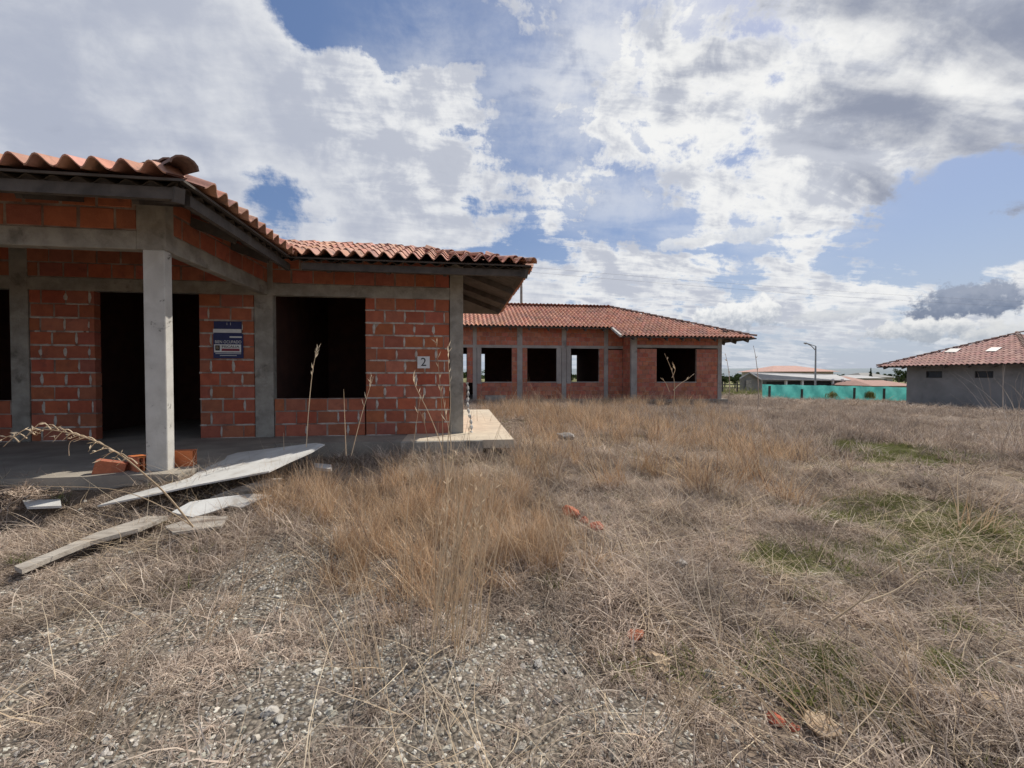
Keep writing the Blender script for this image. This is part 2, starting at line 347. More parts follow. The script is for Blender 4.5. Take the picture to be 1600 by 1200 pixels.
t.links.new(MA('ADD', nA, MA('MULTIPLY', vo.outputs['Distance'], -.5, tree=t), tree=t), bb.inputs['Height']); t.links.new(bb.outputs[0], p.inputs['Normal'])
me.materials.append(m)
o = bpy.data.objects.new('ground', me); place(o, None); tag(o, 'broad flat ground of dry soil and gravel under the dead grass', 'ground', kind='structure')

# ------------------------------------------------------------------ roofs
def tile_mesh(w=.19, l=.40, seg=10, amp=.041, th=.012):
    top = []; bot = []
    for k, yy in enumerate((0, l)):
        lift = .022*(1-k)
        for i in range(seg+1):
            u = i/seg; x = (u-.5)*w*1.04; z = amp*(1-math.cos(2*math.pi*u)) + lift
            top.append((x, yy, z+th)); bot.append((x, yy, z))
    n = seg+1; V = top + bot + top[:n] + bot[:n]; Fc = []
    for i in range(seg):
        Fc += [(i, i+1, i+1+n, i+n), (2*n+i, 3*n+i, 3*n+i+1, 2*n+i+1), (4*n+i, 5*n+i, 5*n+i+1, 4*n+i+1)]
    return V, Fc
def inside(x, y, poly):
    c = False; n = len(poly)
    for i in range(n):
        x1, y1 = poly[i]; x2, y2 = poly[(i+1) % n]
        if (y1 > y) != (y2 > y) and x < (x2-x1)*(y-y1)/(y2-y1)+x1: c = not c
    return c
def slope_frame(poly, e0, e1, zfun):
    """poly: plan outline; e0->e1 the eave line; frame: U along the eave, V up the slope"""
    P0 = Vector((*e0, zfun(*e0))); U = Vector((e1[0]-e0[0], e1[1]-e0[1], 0)).normalized()
    h = Vector((-U.y, U.x, 0)); q = Vector((*e0, 0)) + h
    dz = zfun(q.x, q.y) - zfun(*e0)
    Vv = Vector((h.x, h.y, dz)); cosl = 1/Vv.length; Vv.normalize(); Nn = U.cross(Vv)
    return P0, U, Vv, Nn, cosl
def tile_positions(poly, fr, pitch=.19, expo=.34, over=.06, off=0., margin=.0):
    P0, U, Vv, Nn, cosl = fr; res = []
    us = [(Vector((*q, 0)) - Vector((P0.x, P0.y, 0))).dot(U) for q in poly]
    hh = Vector((-U.y, U.x, 0)); vs = [(Vector((*q, 0)) - Vector((P0.x, P0.y, 0))).dot(hh)/cosl for q in poly]
    i = 0; v = -over
    while v < max(vs):
        u = min(us)+off
        while u < max(us)+.05:
            c = P0 + U*u + Vv*(v+.2)
            if inside(c.x, c.y, poly):
                p = P0 + U*u + Vv*v
                res.append((Matrix(((U.x,Vv.x,Nn.x,p.x),(U.y,Vv.y,Nn.y,p.y),(U.z,Vv.z,Nn.z,p.z),(0,0,0,1))), i))
            u += pitch
        i += 1; v += expo
    return res
def joined(name, base, mats_, m, parent, **k):
    V0 = np.array([(*v, 1) for v in base[0]]); F0 = base[1]; V = []; Fc = []
    for i, Mx in enumerate(mats_):
        V += (V0 @ np.array(Mx).T)[:, :3].tolist(); b = i*len(V0); Fc += [tuple(q+b for q in f) for f in F0]
    return obj(name, V, Fc, m, parent, **k)
def corrugated(poly, fr, lift=-.05, pitch=.177, amp=.022):
    P0, U, Vv, Nn, cosl = fr; hh = Vector((-U.y, U.x, 0)); loc = [((Vector((*q,0))-Vector((P0.x,P0.y,0))).dot(U), (Vector((*q,0))-Vector((P0.x,P0.y,0))).dot(hh)/cosl) for q in poly]
    umin = min(a for a, _ in loc)+.002; umax = max(a for a, _ in loc)-.002; n = int((umax-umin)/(pitch/6))+1
    V = []; Fc = []
    for i in range(n+1):
        u = umin+(umax-umin)*i/n; xs_ = []
        for j in range(len(loc)):
            (a, b), (c_, d) = loc[j], loc[(j+1) % len(loc)]
            if (a-u)*(c_-u) <= 0 and abs(a-c_) > 1e-6: xs_.append(b+(d-b)*(u-a)/(c_-a))
        v0, v1 = (min(xs_), max(xs_)) if xs_ else (0, 0)
        dz = amp*math.sin(u*2*math.pi/pitch)
        v0 = min(v0+.08, v1)
        for v in (v0, v1): V.append(P0+U*u+Vv*v+Nn*(lift+dz))
        for v in (v0, v1): V.append(P0+U*u+Vv*v+Nn*(lift+dz+.008))
        if i:
            a = 4*(i-1); b = 4*i
            Fc += [(a, a+1, b+1, b), (a+2, b+2, b+3, a+3), (a, b, b+2, a+2), (a+1, a+3, b+3, b+1)]
    return V, Fc
def cap_mesh(r=.088, l=.40, n=8):
    V = []; Fc = []
    for q in (0, .014):
        for k, yy in enumerate((0, l)):
            rr = r*(1.12 if k == 0 else .95)-q
            for i in range(n): a = math.pi*i/(n-1); V.append((math.cos(a)*rr, yy, math.sin(a)*rr*.85 + (.03 if k == 0 else .0)))
    V += V[:n] + V[2*n:3*n]
    for i in range(n-1): Fc += [(i, i+1, n+i+1, n+i), (2*n+i, 3*n+i, 3*n+i+1, 2*n+i+1), (4*n+i, 5*n+i, 5*n+i+1, 4*n+i+1)]
    return V, Fc
def cap_mats(a, b, step=.34):
    a = Vector(a); b = Vector(b); d = (b-a); Ln = d.length; d.normalize(); s = d.cross(Vector((0,0,1))).normalized(); up = s.cross(d)
    return [Matrix(((s.x,d.x,up.x,0),(s.y,d.y,up.y,0),(s.z,d.z,up.z,0),(0,0,0,1))).copy() for _ in range(0)] or \
           [Matrix.Translation(a+d*(i*step)) @ Matrix(((s.x,d.x,up.x,0),(s.y,d.y,up.y,0),(s.z,d.z,up.z,0),(0,0,0,1))) for i in range(int(Ln/step)+1)]

# ------------------------------------------------------------------ bricks
BL_, BH, CO, JT = .304, .19455, .19455, .021
def brick_variants(n=4):
    out = []
    for k in range(n):
        r = random.Random(k*13+5); V = []; j = lambda s: r.uniform(-s, s)
        for z in (-.5, .5):
            for (x, y) in ((-.5,-.5),(.5,-.5),(.5,.5),(-.5,.5)): V.append((x+j(.008), y+j(.02), z+j(.018)))
        # front face (y=-.5) gets an inner ring so that the arris is rounded
        F0 = [(0,3,2,1),(4,5,6,7),(1,2,6,5),(2,3,7,6),(3,0,4,7)]
        fr = [(0), (1), (5), (4)]; ins = []
        for idx in fr:
            v = V[idx]; V[idx] = (v[0], v[1]+.05, v[2]); ins.append(len(V)); V.append((v[0]*.965, v[1]+j(.01), v[2]*.94))
        F0 += [(fr[i], fr[(i+1) % 4], ins[(i+1) % 4], ins[i]) for i in range(4)] + [tuple(ins)]
        out.append(mesh('brick', V, F0, M_brick))
    return out
BRICKS = brick_variants()
def brick_rows(a, b, z0, nrows, first=0, co=CO, bl=BL_, jt=JT):
    """yields (start, end, zlow, zhigh) along a wall run from a to b"""
    for k in range(nrows):
        off = (0 if (k+first) % 2 else .5)*bl + random.uniform(-.02, .02)
        x = a - off
        while x < b-.02:
            s = max(x, a); e = min(x+bl+random.uniform(-.008, .008), b)
            if e-s > .05: yield s+jt/2, e-jt/2, z0+k*co+jt*.45, z0+(k+1)*co-jt*.45
            x += bl
def smears(bm, s, z, plane, sgn, r):
    # squeezed-out mortar over an upright joint: a lumpy flattened blob
    n = 7; cx = s; cz = z; V = []; hgt = r.uniform(.05, .088); wid = r.uniform(.012, .030)
    for i in range(n):
        a = 2*math.pi*i/n; V.append((cx+math.cos(a)*wid*r.uniform(.7,1.3), plane, cz+math.sin(a)*hgt*r.uniform(.8,1.1)))
    V.append((cx, plane-.012, cz-.02))
    bm.add(V, [(i, (i+1) % n, n) for i in range(n)])

# ------------------------------------------------------------------ the near house
FZ = .30; BZ0, BZ1, WT = 2.44, 2.62, 3.04
YW, YP, XS = 6.70, 4.47, -2.79
house = thing('brick_house', 'near unfinished red brick house at left with a pale porch column and tiled roof', 'house', (-4, 6.7, 0))
walls = {}
def wallpart(name, boxes):
    b = B()
    for q in boxes: b.box(*q)
    return b
MT = .005      # mortar set back from the brick face
def fill_front(wallobj, a, b, z0, n, Y, first=0, mort=None, co=CO, sm=True):
    for s, e, zl, zh in brick_rows(a, b, z0, n, first, co):
        o = bpy.data.objects.new('brick', random.choice(BRICKS))
        Mx = Matrix.Translation(((s+e)/2, Y+.055+random.uniform(-.003,.003), (zl+zh)/2)) @ Matrix.Diagonal((e-s, .108, zh-zl, 1))
        place(o, wallobj, Mx)
        if sm and mort is not None:
            mid = 1 if FZ+.5 < zl < FZ+1.75 else .35
            if random.random() < .35+.4*mid and s > a+.03: smears(mort, s-JT/2, (zl+zh)/2, Y+.002, -1, random)
            if random.random() < .25+.65*mid:          # bed joint squeezed out in lumps
                u0 = s-JT/2+(0 if random.random() < .6 else random.uniform(0,.1)); u1 = e+JT/2-(0 if random.random() < .6 else random.uniform(0,.12)); n_ = 9; V_ = []
                for i_ in range(n_):
                    uu = u0+(u1-u0)*i_/(n_-1); tp = random.uniform(.009,.017)*(0.25 if i_ in (0, n_-1) else 1)
                    V_ += [(uu, Y+.003, zl-JT*.45+tp), (uu, Y-random.uniform(.003,.008), zl-JT*.45+tp*.1), (uu, Y+.003, zl-JT*.45-tp*1.1)]
                mort.add(V_, [f for i_ in range(n_-1) for f in ((3*i_, 3*i_+1, 3*i_+4, 3*i_+3), (3*i_+1, 3*i_+2, 3*i_+5, 3*i_+4))])
front = B()
for q in [(-1.39,-.09,FZ,BZ0),(-2.72,-1.39,FZ,FZ+3*CO),(-3.75,-2.98,FZ,BZ0),(-5.93,-5.10,FZ,BZ0),(-8.3,-6.15,FZ,FZ+3*CO),(-9.0,-8.3,FZ,BZ0),(-9.0,-.09,BZ1,WT)]:
    front.box(q[0]+.012, q[1]-.012, YW+MT, YW+.10, q[2], q[3])
sm = B()
w_front = front.obj('wall', M_mortar, house)
fill_front(w_front, -1.39, -.09, FZ, 11, YW, 0, sm)
fill_front(w_front, -2.72, -1.39-.001, FZ, 3, YW, 0, sm)
fill_front(w_front, -3.75, -2.98, FZ, 11, YW, 1, sm)
fill_front(w_front, -5.93, -5.10, FZ, 11, YW, 0, sm)
fill_front(w_front, -8.3, -6.15, FZ, 3, YW, 1, sm)
fill_front(w_front, -9.0, -.09, BZ1, 2, YW, 0, None, .21)
sm.obj('mortar_smear', M_smear, w_front, kind='stuff')
porch = B().box(-9, -3.03, YP+MT, YP+.10, BZ1, WT); w_porch = porch.obj('wall', M_mortar, house)
fill_front(w_porch, -9, -3.03, BZ1, 2, YP, 1, None, .21)
side = B().box(XS-.10, XS-MT, YP+.10, YW, BZ1, WT); w_side = side.obj('wall', M_mortar, house)
for s, e, zl, zh in brick_rows(YP+.10, YW-.005, BZ1, 2, 0, .21):
    o = bpy.data.objects.new('brick', random.choice(BRICKS))
    place(o, w_side, Matrix.Translation((XS-.055, (s+e)/2, (zl+zh)/2)) @ Matrix.Rotation(R(90), 4, 'Z') @ Matrix.Diagonal((e-s, .108, zh-zl, 1)))
# outer walls the camera hardly sees: bricks joined
def joined_bricks(name, runs, parent, m=M_brick, co=CO, bl=BL_, jt=.016):
    b = B()
    for ax, a, c, plane, z0, n, dep in runs:
        for s, e, zl, zh in brick_rows(a, c, z0, n, random.randint(0, 1), co, bl, jt):
            if ax == 'x': b.box(s, e, plane+random.uniform(-.003,.003), plane+dep, zl, zh)
            else: b.box(plane, plane+dep+random.uniform(-.003,.003), s, e, zl, zh)
    return b.obj(name, m, parent, kind='stuff')
YB = 9.7
outer = B().box(.01, .11, YW+.1, YB, FZ, WT).box(-9.2, -9.1, YP, YB, FZ, WT).box(-9.2, .11, YB, YB+.1, FZ, WT)
outer.box(-2.9, -2.8, YW+.1, YB, FZ, WT).box(-5.95, -5.85, YW+.1, YB, FZ, WT)  # inner partitions added to keep the rooms dark
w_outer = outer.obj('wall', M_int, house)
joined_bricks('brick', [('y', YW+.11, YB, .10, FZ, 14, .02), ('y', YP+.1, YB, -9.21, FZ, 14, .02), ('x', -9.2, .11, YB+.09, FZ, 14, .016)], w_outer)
# concrete frame
def part_box(name, q, m, parent=house, bev=.006):
    o = B().box(*q).obj(name, m, parent)
    md = o.modifiers.new('b', 'BEVEL'); md.width = bev; md.segments = 1
    return o
part_box('beam', (-9.0, -.09, YW-.006, YW+.106, BZ0, BZ1), M_conc)
part_box('beam', (-9.0, -3.03, YP-.006, YP+.106, BZ0, BZ1), M_conc)
part_box('beam', (XS-.106, XS+.006, YP+.106, YW-.006, BZ0, BZ1), M_conc)
for x0, x1 in ((-.09, .12), (-2.98, -2.72), (-6.15, -5.93), (-9.2, -9.0)):
    part_box('column', (x0, x1, YW-.012, YW+.112, FZ, WT), M_conc)
pc = part_box('column', (-2.98, -2.79, YP-.01, YP+.10, FZ-.1, BZ0), M_conc2); pc['label'] = 'pale stained porch column'
part_box('column_head', (-3.03, -2.775, YP-.012, YP+.112, BZ0, WT+.02), M_conc)
part_box('column', (-9.2, -9.0, YP-.01, YP+.10, FZ-.1, WT), M_conc2)
# slab and floor
b = B(); b.slab([(-9.3,4.2,FZ),(-2.6,4.3,FZ),(-2.45,6.05,FZ),(-.75,6.0,FZ),(-.75,11.4,FZ),(-9.3,11.4,FZ)], .34); fs = b.obj('floor_slab', M_floor, house)
b = B(); b.slab([(-.749,5.97,FZ+.01),(.83,5.93,FZ+.01),(.90,11.4,FZ+.01),(-.749,11.4,FZ+.01)], .12); b.obj('apron_slab', M_slab, house)
b = B(); b.box(-.74, .36, 5.99, 6.5, -.1, FZ-.002).box(-2.4,-.76,6.06,6.5,-.1,FZ-.1); b.obj('slab_edge', M_conc, house)
part_box('slab_edge', (-.76, .38, 5.90, 5.975, FZ-.23, FZ+.006), M_conc)
# roof
SL = .36; EZ = 2.81
XR, XE, YF, YE, YK = -2.17, 1.08, 3.7, 5.9, 10.5
def hz_(x, y): 
    hm = min(y-YF, YK-y, XR-x); hw = min(y-YE, YK-y, XE-x); return EZ + SL*max(hm, hw)
XL = -11.0; yr = (YF+YK)/2; dm = (YK-YF)/2; dw = (YK-YE)/2; yw = YE+dw
faces = [
 ('front',  [(XL,YF),(XR,YF),(XR-dm,yr),(XL,yr)], (XL,YF), (XR,YF)),
 ('right',  [(XR,YF),(XR,YE),(XR-dw,yw),(XR-dm,yr)], (XR,YF), (XR,YE)),
 ('wing',   [(XR,YE),(XE,YE),(XE-dw,yw),(XR-dw,yw)], (XR,YE), (XE,YE)),
 ('end',    [(XE,YE),(XE,YK),(XE-dw,yw)], (XE,YE), (XE,YK)),
 ('back',   [(XE,YK),(XL,YK),(XL,yr),(XR-dm,yr),(XR-dw,yw),(XE-dw,yw)], (XE,YK), (XL,YK)),
]
roof = thing('roof', None, None); bpy.data.objects.remove(roof)
deckb = B()
zf = {'front': lambda x, y: EZ+SL*(y-YF), 'right': lambda x, y: EZ+SL*(XR-x), 'wing': lambda x, y: EZ+SL*(y-YE), 'end': lambda x, y: EZ+SL*(XE-x), 'back': lambda x, y: EZ+SL*(YK-y)}
for nm, poly, e0, e1 in faces:
    deckb.slab([(x, y, zf[nm](x, y)) for x, y in poly], .02)
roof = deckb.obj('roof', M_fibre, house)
TM = mesh('roof_tile', *tile_mesh(), M_tile, True); TB = tile_mesh()
for e in TM.polygons: e.use_smooth = True
cand = []
for nm, poly, e0, e1 in faces:
    fr = slope_frame(poly, e0, e1, zf[nm])
    for Mx, row in tile_positions(poly, fr, off=.09):
        c = Mx.translation; vis = {'front': 0, 'right': 0, 'wing': 0, 'end': 3, 'back': 90}[nm]
        cand.append((row*(6 if nm in ('front',) else (2.2 if nm == 'right' else .8)) + vis + (0 if c.x > -6.2 else 40) + (c - CV).length*.3, len(cand), Mx))
    if nm != 'back':
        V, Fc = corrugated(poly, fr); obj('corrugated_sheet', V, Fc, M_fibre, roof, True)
cand.sort(key=lambda q: q[:2])
def jit(Mx): return Mx @ Matrix.Translation((random.uniform(-.004,.004), random.uniform(-.012,.012), random.uniform(0,.006))) @ Matrix.Rotation(random.uniform(-.02,.02), 4, 'Z')
for _, _, Mx in cand[:300]:
    o = bpy.data.objects.new('roof_tile', TM); place(o, roof, jit(Mx))
joined('roof_tile', TB, [jit(q[2]) for q in cand[300:]], M_tile, roof, smooth=True, kind='stuff')
CM = mesh('ridge_tile', *cap_mesh(), M_cap, True)
CM2 = mesh('ridge_tile', *cap_mesh(.075), M_tile, True)
Zt = .05
for a, b_ in [((XR+.03,YF-.03,EZ+Zt),(XR-dm,yr,EZ+SL*dm+Zt)), ((XE+.02,YE-.02,EZ+Zt),(XE-dw,yw,EZ+SL*dw+Zt)), ((XE-dw,yw,EZ+SL*dw+Zt),(XR-dw,yw,EZ+SL*dw+Zt)), ((XR-dm,yr,EZ+SL*dm+Zt),(XL,yr,EZ+SL*dm+Zt)), ((XE,YK,EZ+Zt),(XE-dw,yw,EZ+SL*dw+Zt)), ((XR-dw,yw,EZ+SL*dw+Zt),(XR-dm,yr,EZ+SL*dm+Zt))]:
    wing_cap = a[1] in (YE-.02, yw) and a[0] > XR-.5 or b_[1] == yw
    for Mx in cap_mats(a, b_): o = bpy.data.objects.new('ridge_tile', CM2 if wing_cap else CM); place(o, roof, jit(Matrix.Translation((0,0,-.045 if wing_cap else 0)) @ Mx))
# eave purlins and rafters
def beam_between(a, b_, wd, ht, name, m, parent):
    a = Vector(a); b_ = Vector(b_); d = (b_-a).normalized(); s = d.cross(Vector((0,0,1))).normalized(); u = s.cross(d)
    V = []
    for p_ in (a, b_):
        for q in (-1, 1):
            for r_ in (0, -1): V.append(p_ + s*q*wd/2 + u*r_*ht)
    return obj(name, V, [(0,1,3,2),(4,6,7,5),(0,4,5,1),(2,3,7,6),(0,2,6,4),(1,5,7,3)], m, parent)
z_ = EZ-.085
for a, b_ in [((-9.5,YF+.10,z_+.04),(XR-.12,YF+.10,z_+.04)), ((XR-.10,YF+.22,z_+.04),(XR-.10,5.0,z_+.04)), ((XR-.12,5.03,z_+.05),(XR-.12,YE+.25,z_+.05)), ((XR+.1,YE+.12,z_+.04),(XE-.1,YE+.12,z_+.04))]:
    beam_between(a, b_, .05, .095, 'purlin', M_wood, roof)
for x in np.arange(-8.6, XR-.3, .85): beam_between((x,YF+.17,z_+.03),(x,YP+.9,z_+.03+SL*(YP+.9-YF-.17)), .05, .10, 'rafter', M_wood, roof)
for x in np.arange(-1.75, XE-.4, .8): beam_between((x,YE+.18,z_+.03),(x,YW+.6,z_+.03+SL*(YW+.6-YE-.18)), .05, .10, 'rafter', M_wood, roof)
for y in (4.9,5.7): beam_between((XR-.17,y,z_+.03),(XS-.5,y,z_+.03+SL*(XR-.17-XS+.5)), .05, .10, 'rafter', M_wood, roof)
for y in (7.3,8.4,9.5): beam_between((XE-.05,y,z_+.03),(-.3,y,z_+.03+SL*(XE-.05+.3)), .05, .10, 'rafter', M_wood, roof)
beam_between((XE-.05,YE+.05,z_+.03),(.0,YE+1.1,z_+.03+SL*1.05), .07, .12, 'rafter', M_wood, roof)
beam_between((XR-.05,YF+.05,z_+.03),(XR-1.1,YF+1.1,z_+.03+SL*1.05), .07, .12, 'rafter', M_wood, roof)

# twisted strip standing beside the corner column
b = B(); V = []; n = 60
for i in range(n+1):
    tt = i/n; zz = FZ+.02+tt*.80; a = tt*math.pi*9; wv = .028*(1-.3*tt); cx = .24-.07*tt+.015*math.sin(tt*9); cy = 6.62+.02*math.cos(tt*7)
    V += [(cx+math.cos(a)*wv, cy+math.sin(a)*wv, zz), (cx-math.cos(a)*wv, cy-math.sin(a)*wv, zz+.006)]
Fc = [(2*i, 2*i+1, 2*i+3, 2*i+2) for i in range(n)]
o = obj('twisted_strip', V, Fc, M_board, None, label='thin twisted pale strip standing against the corner column above the cream slab', cat='strip', loc=(.24,6.62,FZ))
md = o.modifiers.new('s', 'SOLIDIFY'); md.thickness = .004

# ------------------------------------------------------------------ signs
def text_mesh(name, s, size, m, parent, M_, ext=.0015, width=None, align='CENTER'):
    cu = bpy.data.curves.new(name, 'FONT'); cu.body = s; cu.size = size; cu.extrude = ext; cu.align_x = align; cu.align_y = 'CENTER'; cu.resolution_u = 3
    to = bpy.data.objects.new('tmp', cu); C.objects.link(to); bpy.context.view_layer.update()
    me = bpy.data.meshes.new_from_object(to.evaluated_get(bpy.context.evaluated_depsgraph_get()))
    sx = width/to.dimensions.x if width else 1
    bpy.data.objects.remove(to); me.name = name; me.materials.clear(); me.materials.append(m)
    o = bpy.data.objects.new(name, me); place(o, parent, M_ @ Matrix.Rotation(R(90), 4, 'X') @ Matrix.Diagonal((sx,1,1,1))); return o
p0 = onY(334, 521, YW); p1 = onY(381, 560, YW); pt = onY(335, 502, YW); px0 = p0.x; pw = p1.x-p0.x; zb = p1.z; zt = p0.z; ztt = pt.z; cx = (p0.x+p1.x)/2
po = thing('poster', 'navy and white notice poster reading BIEN OCUPADO on the brick pier', 'poster', (cx, YW, zb))
YS = YW-.016
B().box(px0, px0+pw, YS, YS+.008, zb, zt-.004).obj('panel', M_navy, po)
B().box(px0+.01, px0+pw-.02, YS+.001, YS+.009, zt-.002, ztt).obj('upper_panel', M_navy, po)
H = zt-zb; Y2 = YS-.002
def strip(x0, x1, f0, f1, m, nm='printed_band', yy=Y2): B().box(px0+pw*x0, px0+pw*x1, yy, yy+.0015, zb+H*f0, zb+H*f1).obj(nm, m, po)
strip(.0, .95, 1.03, 1.18, M_white)
strip(.55, .96, .83, .89, M_white)
strip(.03, .93, .235, .56, M_white)
strip(.07, .22, .31, .52, M_black, 'emblem', Y2-.002)
text_mesh('emblem_mark', 'B', H*.17, M_gold, po, Matrix.Translation((px0+pw*.145, Y2-.0045, zb+H*.415)))
strip(.28, .88, .29, .39, M_red, 'printed_band', Y2-.002)
text_mesh('lettering', 'BIEN OCUPADO', H*.17, M_white, po, Matrix.Translation((cx, Y2-.0005, zb+H*.655)), width=pw*.88)
text_mesh('lettering', 'FISCALIA', H*.13, M_black, po, Matrix.Translation((px0+pw*.58, Y2-.003, zb+H*.465)), width=pw*.58)
for k, (f, wd) in enumerate(((.175, .86), (.10, .56))):
    strip(.5-wd/2, .5+wd/2, f, f+.022, M_white)
for k in (.46, .58): strip(k, k+.012, 1.34, 1.44, M_white, 'printed_mark')
q0 = onY(652.5, 575.5, YW); q1 = onY(671.5, 557, YW)
npl = thing('number_plate', 'small white square plate with a black 2 on the brick wall', 'number plate', ((q0.x+q1.x)/2, YW, q0.z))
B().box(q0.x, q1.x, YW-.022, YW-.006, q0.z, q1.z).obj('plate', M_white, npl)
text_mesh('numeral', '2', (q1.z-q0.z)*.98, M_black, npl, Matrix.Translation(((q0.x+q1.x)/2, YW-.0245, (q0.z+q1.z)/2)), .002)

# ------------------------------------------------------------------ rubble near the porch
def sheet(name, pix, plane, thick, m, label, cat, group=None):
    """pix: outline as seen; plane: three (px,py,z) points that fix the tilted plane"""
    a, b_, c_ = [onZ(*q) for q in plane]; n = (b_-a).cross(c_-a).normalized()
    if n.z < 0: n = -n
    P_ = []
    for x, y in pix:
        r = ray(x, y); P_.append(CV + r*((a-CV).dot(n)/r.dot(n)))
    bb_ = B().slab(P_[::-1] if (P_[1]-P_[0]).cross(P_[2]-P_[1]).z < 0 else P_, thick, n)
    c0 = sum(P_, Vector())/len(P_)
    return obj(name, bb_.V, bb_.F, m, None, label=label, cat=cat, group=group, loc=(c0.x, c0.y, min(p_.z for p_ in P_)))
sheet('board', [(493,692),(507,694),(486,706),(452,721),(420,736),(368,746),(308,757),(240,772),(152,790),(196,774),(250,760),(297,746),(318,731),(336,718),(371,707)],
      [(493,692,.46),(152,790,.16),(420,736,.38)], .014, M_board, 'large white cement board lying tilted from the slab down to the grass', 'board')
sheet('board', [(268,800),(301,808),(330,800),(360,790),(378,793),(400,783),(425,774),(396,771),(350,776),(297,784)], [(268,800,.15),(425,774,.17),(350,776,.20)], .014, M_board, 'broken white board piece lying flat just below the large tilted board', 'board')
sheet('board', [(329,777),(352,781),(434,757),(440,747),(415,748),(360,765)], [(329,777,.17),(434,757,.22),(360,765,.22)], .02, M_plank, 'narrow greyish board strip between the two white boards', 'board')
sheet('board', [(35,781),(42,792),(96,790),(94,780)], [(35,781,.15),(42,792,.14),(94,780,.16)], .02, M_board, 'small white board offcut at the far left of the grass', 'board')
sheet('board', [(490,723),(492,730),(517,733),(518,726)], [(490,723,.27),(492,730,.26),(518,726,.28)], .03, M_board, 'small white board chip on the matted grass beside the slab edge', 'board')
sheet('board', [(258,822),(270,832),(345,822),(356,806),(310,806)], [(258,822,.11),(270,832,.10),(345,812,.13)], .02, M_plank, 'crumbling pale board fragment below the broken white piece', 'board')
sheet('plank', [(22,884),(34,890),(90,866),(140,846),(215,826),(262,806),(230,806),(150,832),(80,862)], [(22,884,.045),(262,806,.10),(140,830,.07)], .03, M_plank, 'long weathered grey plank half buried in the dry grass', 'plank')
sheet('plank', [(55,745),(62,752),(120,746),(192,739),(192,727),(150,727),(100,735)], [(55,745,.27),(192,739,.27),(100,735,.29)], .05, M_plank, 'pale split plank along the porch edge left of the column', 'plank')
# hollow clay blocks by the porch column
def hollow_block(M_, label, m=M_orange):
    b = B(); w_, d, h = .30, .10, .20; b_ = B()
    nx_, nz_ = 3, 2; t_ = .012
    # shell and webs with open cells through the length of y... cells open on the long end faces
    b.box(-w_/2, w_/2, -d/2, -d/2+t_, 0, h); b.box(-w_/2, w_/2, d/2-t_, d/2, 0, h)
    b.box(-w_/2, w_/2, -d/2+t_, d/2-t_, 0, t_); b.box(-w_/2, w_/2, -d/2+t_, d/2-t_, h-t_, h); 
    b.box(-w_/2, w_/2, -d/2+t_, d/2-t_, h/2-t_/2, h/2+t_/2); b.box(-w_/2+.001, w_/2-.001, -t_/2, t_/2, t_, h/2-t_/2); b.box(-w_/2+.001, w_/2-.001, -t_/2, t_/2, h/2+t_/2, h-t_)
    me = mesh('hollow_block', b.V, b.F, m); o = bpy.data.objects.new('hollow_block', me); place(o, None, M_)
    return tag(o, label, 'clay block', 'loose hollow clay blocks by the porch column')
hollow_block(Matrix.Translation((-2.80, 4.68, FZ+.0)) @ Matrix.Rotation(R(8), 4, 'Z') @ Matrix.Diagonal((.8,1,.8,1)), 'orange hollow clay block sticking out right behind the porch column foot')
hollow_block(Matrix.Translation((-3.08, 4.52, FZ-.02)) @ Matrix.Rotation(R(-35), 4, 'Z') @ Matrix.Diagonal((.7,1,.8,1)), 'orange hollow clay block touching the left side of the column foot')
hollow_block(Matrix.Translation((-3.30, 4.45, FZ-.05)) @ Matrix.Rotation(R(20), 4, 'Z') @ Matrix.Rotation(R(14), 4, 'Y') @ Matrix.Diagonal((.75,1,.8,1)), 'darker red clay block lying furthest left of the porch column', M_brick)

def rock_mesh(name, m, seed, n=2, sq=.6, jag=.35):
    import bmesh
    bm = bmesh.new(); bmesh.ops.create_icosphere(bm, subdivisions=n, radius=1); r = random.Random(seed)
    ph = [Vector((r.uniform(-1,1), r.uniform(-1,1), r.uniform(-1,1))).normalized() for _ in range(7 if n < 3 else 14)]; am = [r.uniform(.75, 1.05) for _ in ph]
    for v in bm.verts:
        s = 1
        for q, a_ in zip(ph, am):
            dd = v.co.normalized().dot(q)
            if dd > .3: s = min(s, a_*.62/dd) if a_*.62/dd < s else s
        v.co *= s*(1+r.uniform(-jag, jag)*.12); v.co.z *= sq
    me = bpy.data.meshes.new(name); bm.to_mesh(me); bm.free(); me.materials.append(m); return me
def rock(px, py, wpx, m, label, cat, name='rock', seed=None, sq=.55, elong=1.15, group=None, lift=0.):
    x, y = G(px, py); s = wpx/ (F_PX/ (ray(px,py)*1).length / ((Vector((x,y,0))-CV).length/(ray(px,py).length)) ) / 2
    dist = (Vector((x,y,0))-CV).length/ray(px,py).length; s = wpx*dist/F_PX/2
    sd_ = seed or int(px*7+py)
    o = bpy.data.objects.new(name, rock_mesh(name, m, sd_, 3, sq+.12, .6))
    place(o, None, Matrix.Translation((x, y, float(gz(x, y))+s*.18+lift)) @ Matrix.Rotation(random.uniform(0,3), 4, 'Z') @ Matrix.Diagonal((s*1.15, s/elong*1.15, s, 1)))
    return tag(o, label, cat, group)
rock(1213,1106,34,M_brick,'bright red brick lump at the lower right of the gravel','brick fragment','brick_fragment',5,.7)
rock(1240,1116,20,M_brick,'smaller red brick lump touching the bright red one','brick fragment','brick_fragment',15,.7)
rock(1283,1122,68,M_ystone,'flat yellowish rubble stone beside the red brick lump','rock',seed=8,sq=.4)
rock(1033,1022,55,M_ystone,'yellowish rubble stone half covered by straw near the centre right','rock',seed=9,sq=.4)
rock(1160,1182,22,M_brick,'little orange brick chip at the bottom edge right of centre','brick fragment','brick_fragment',25,.6)
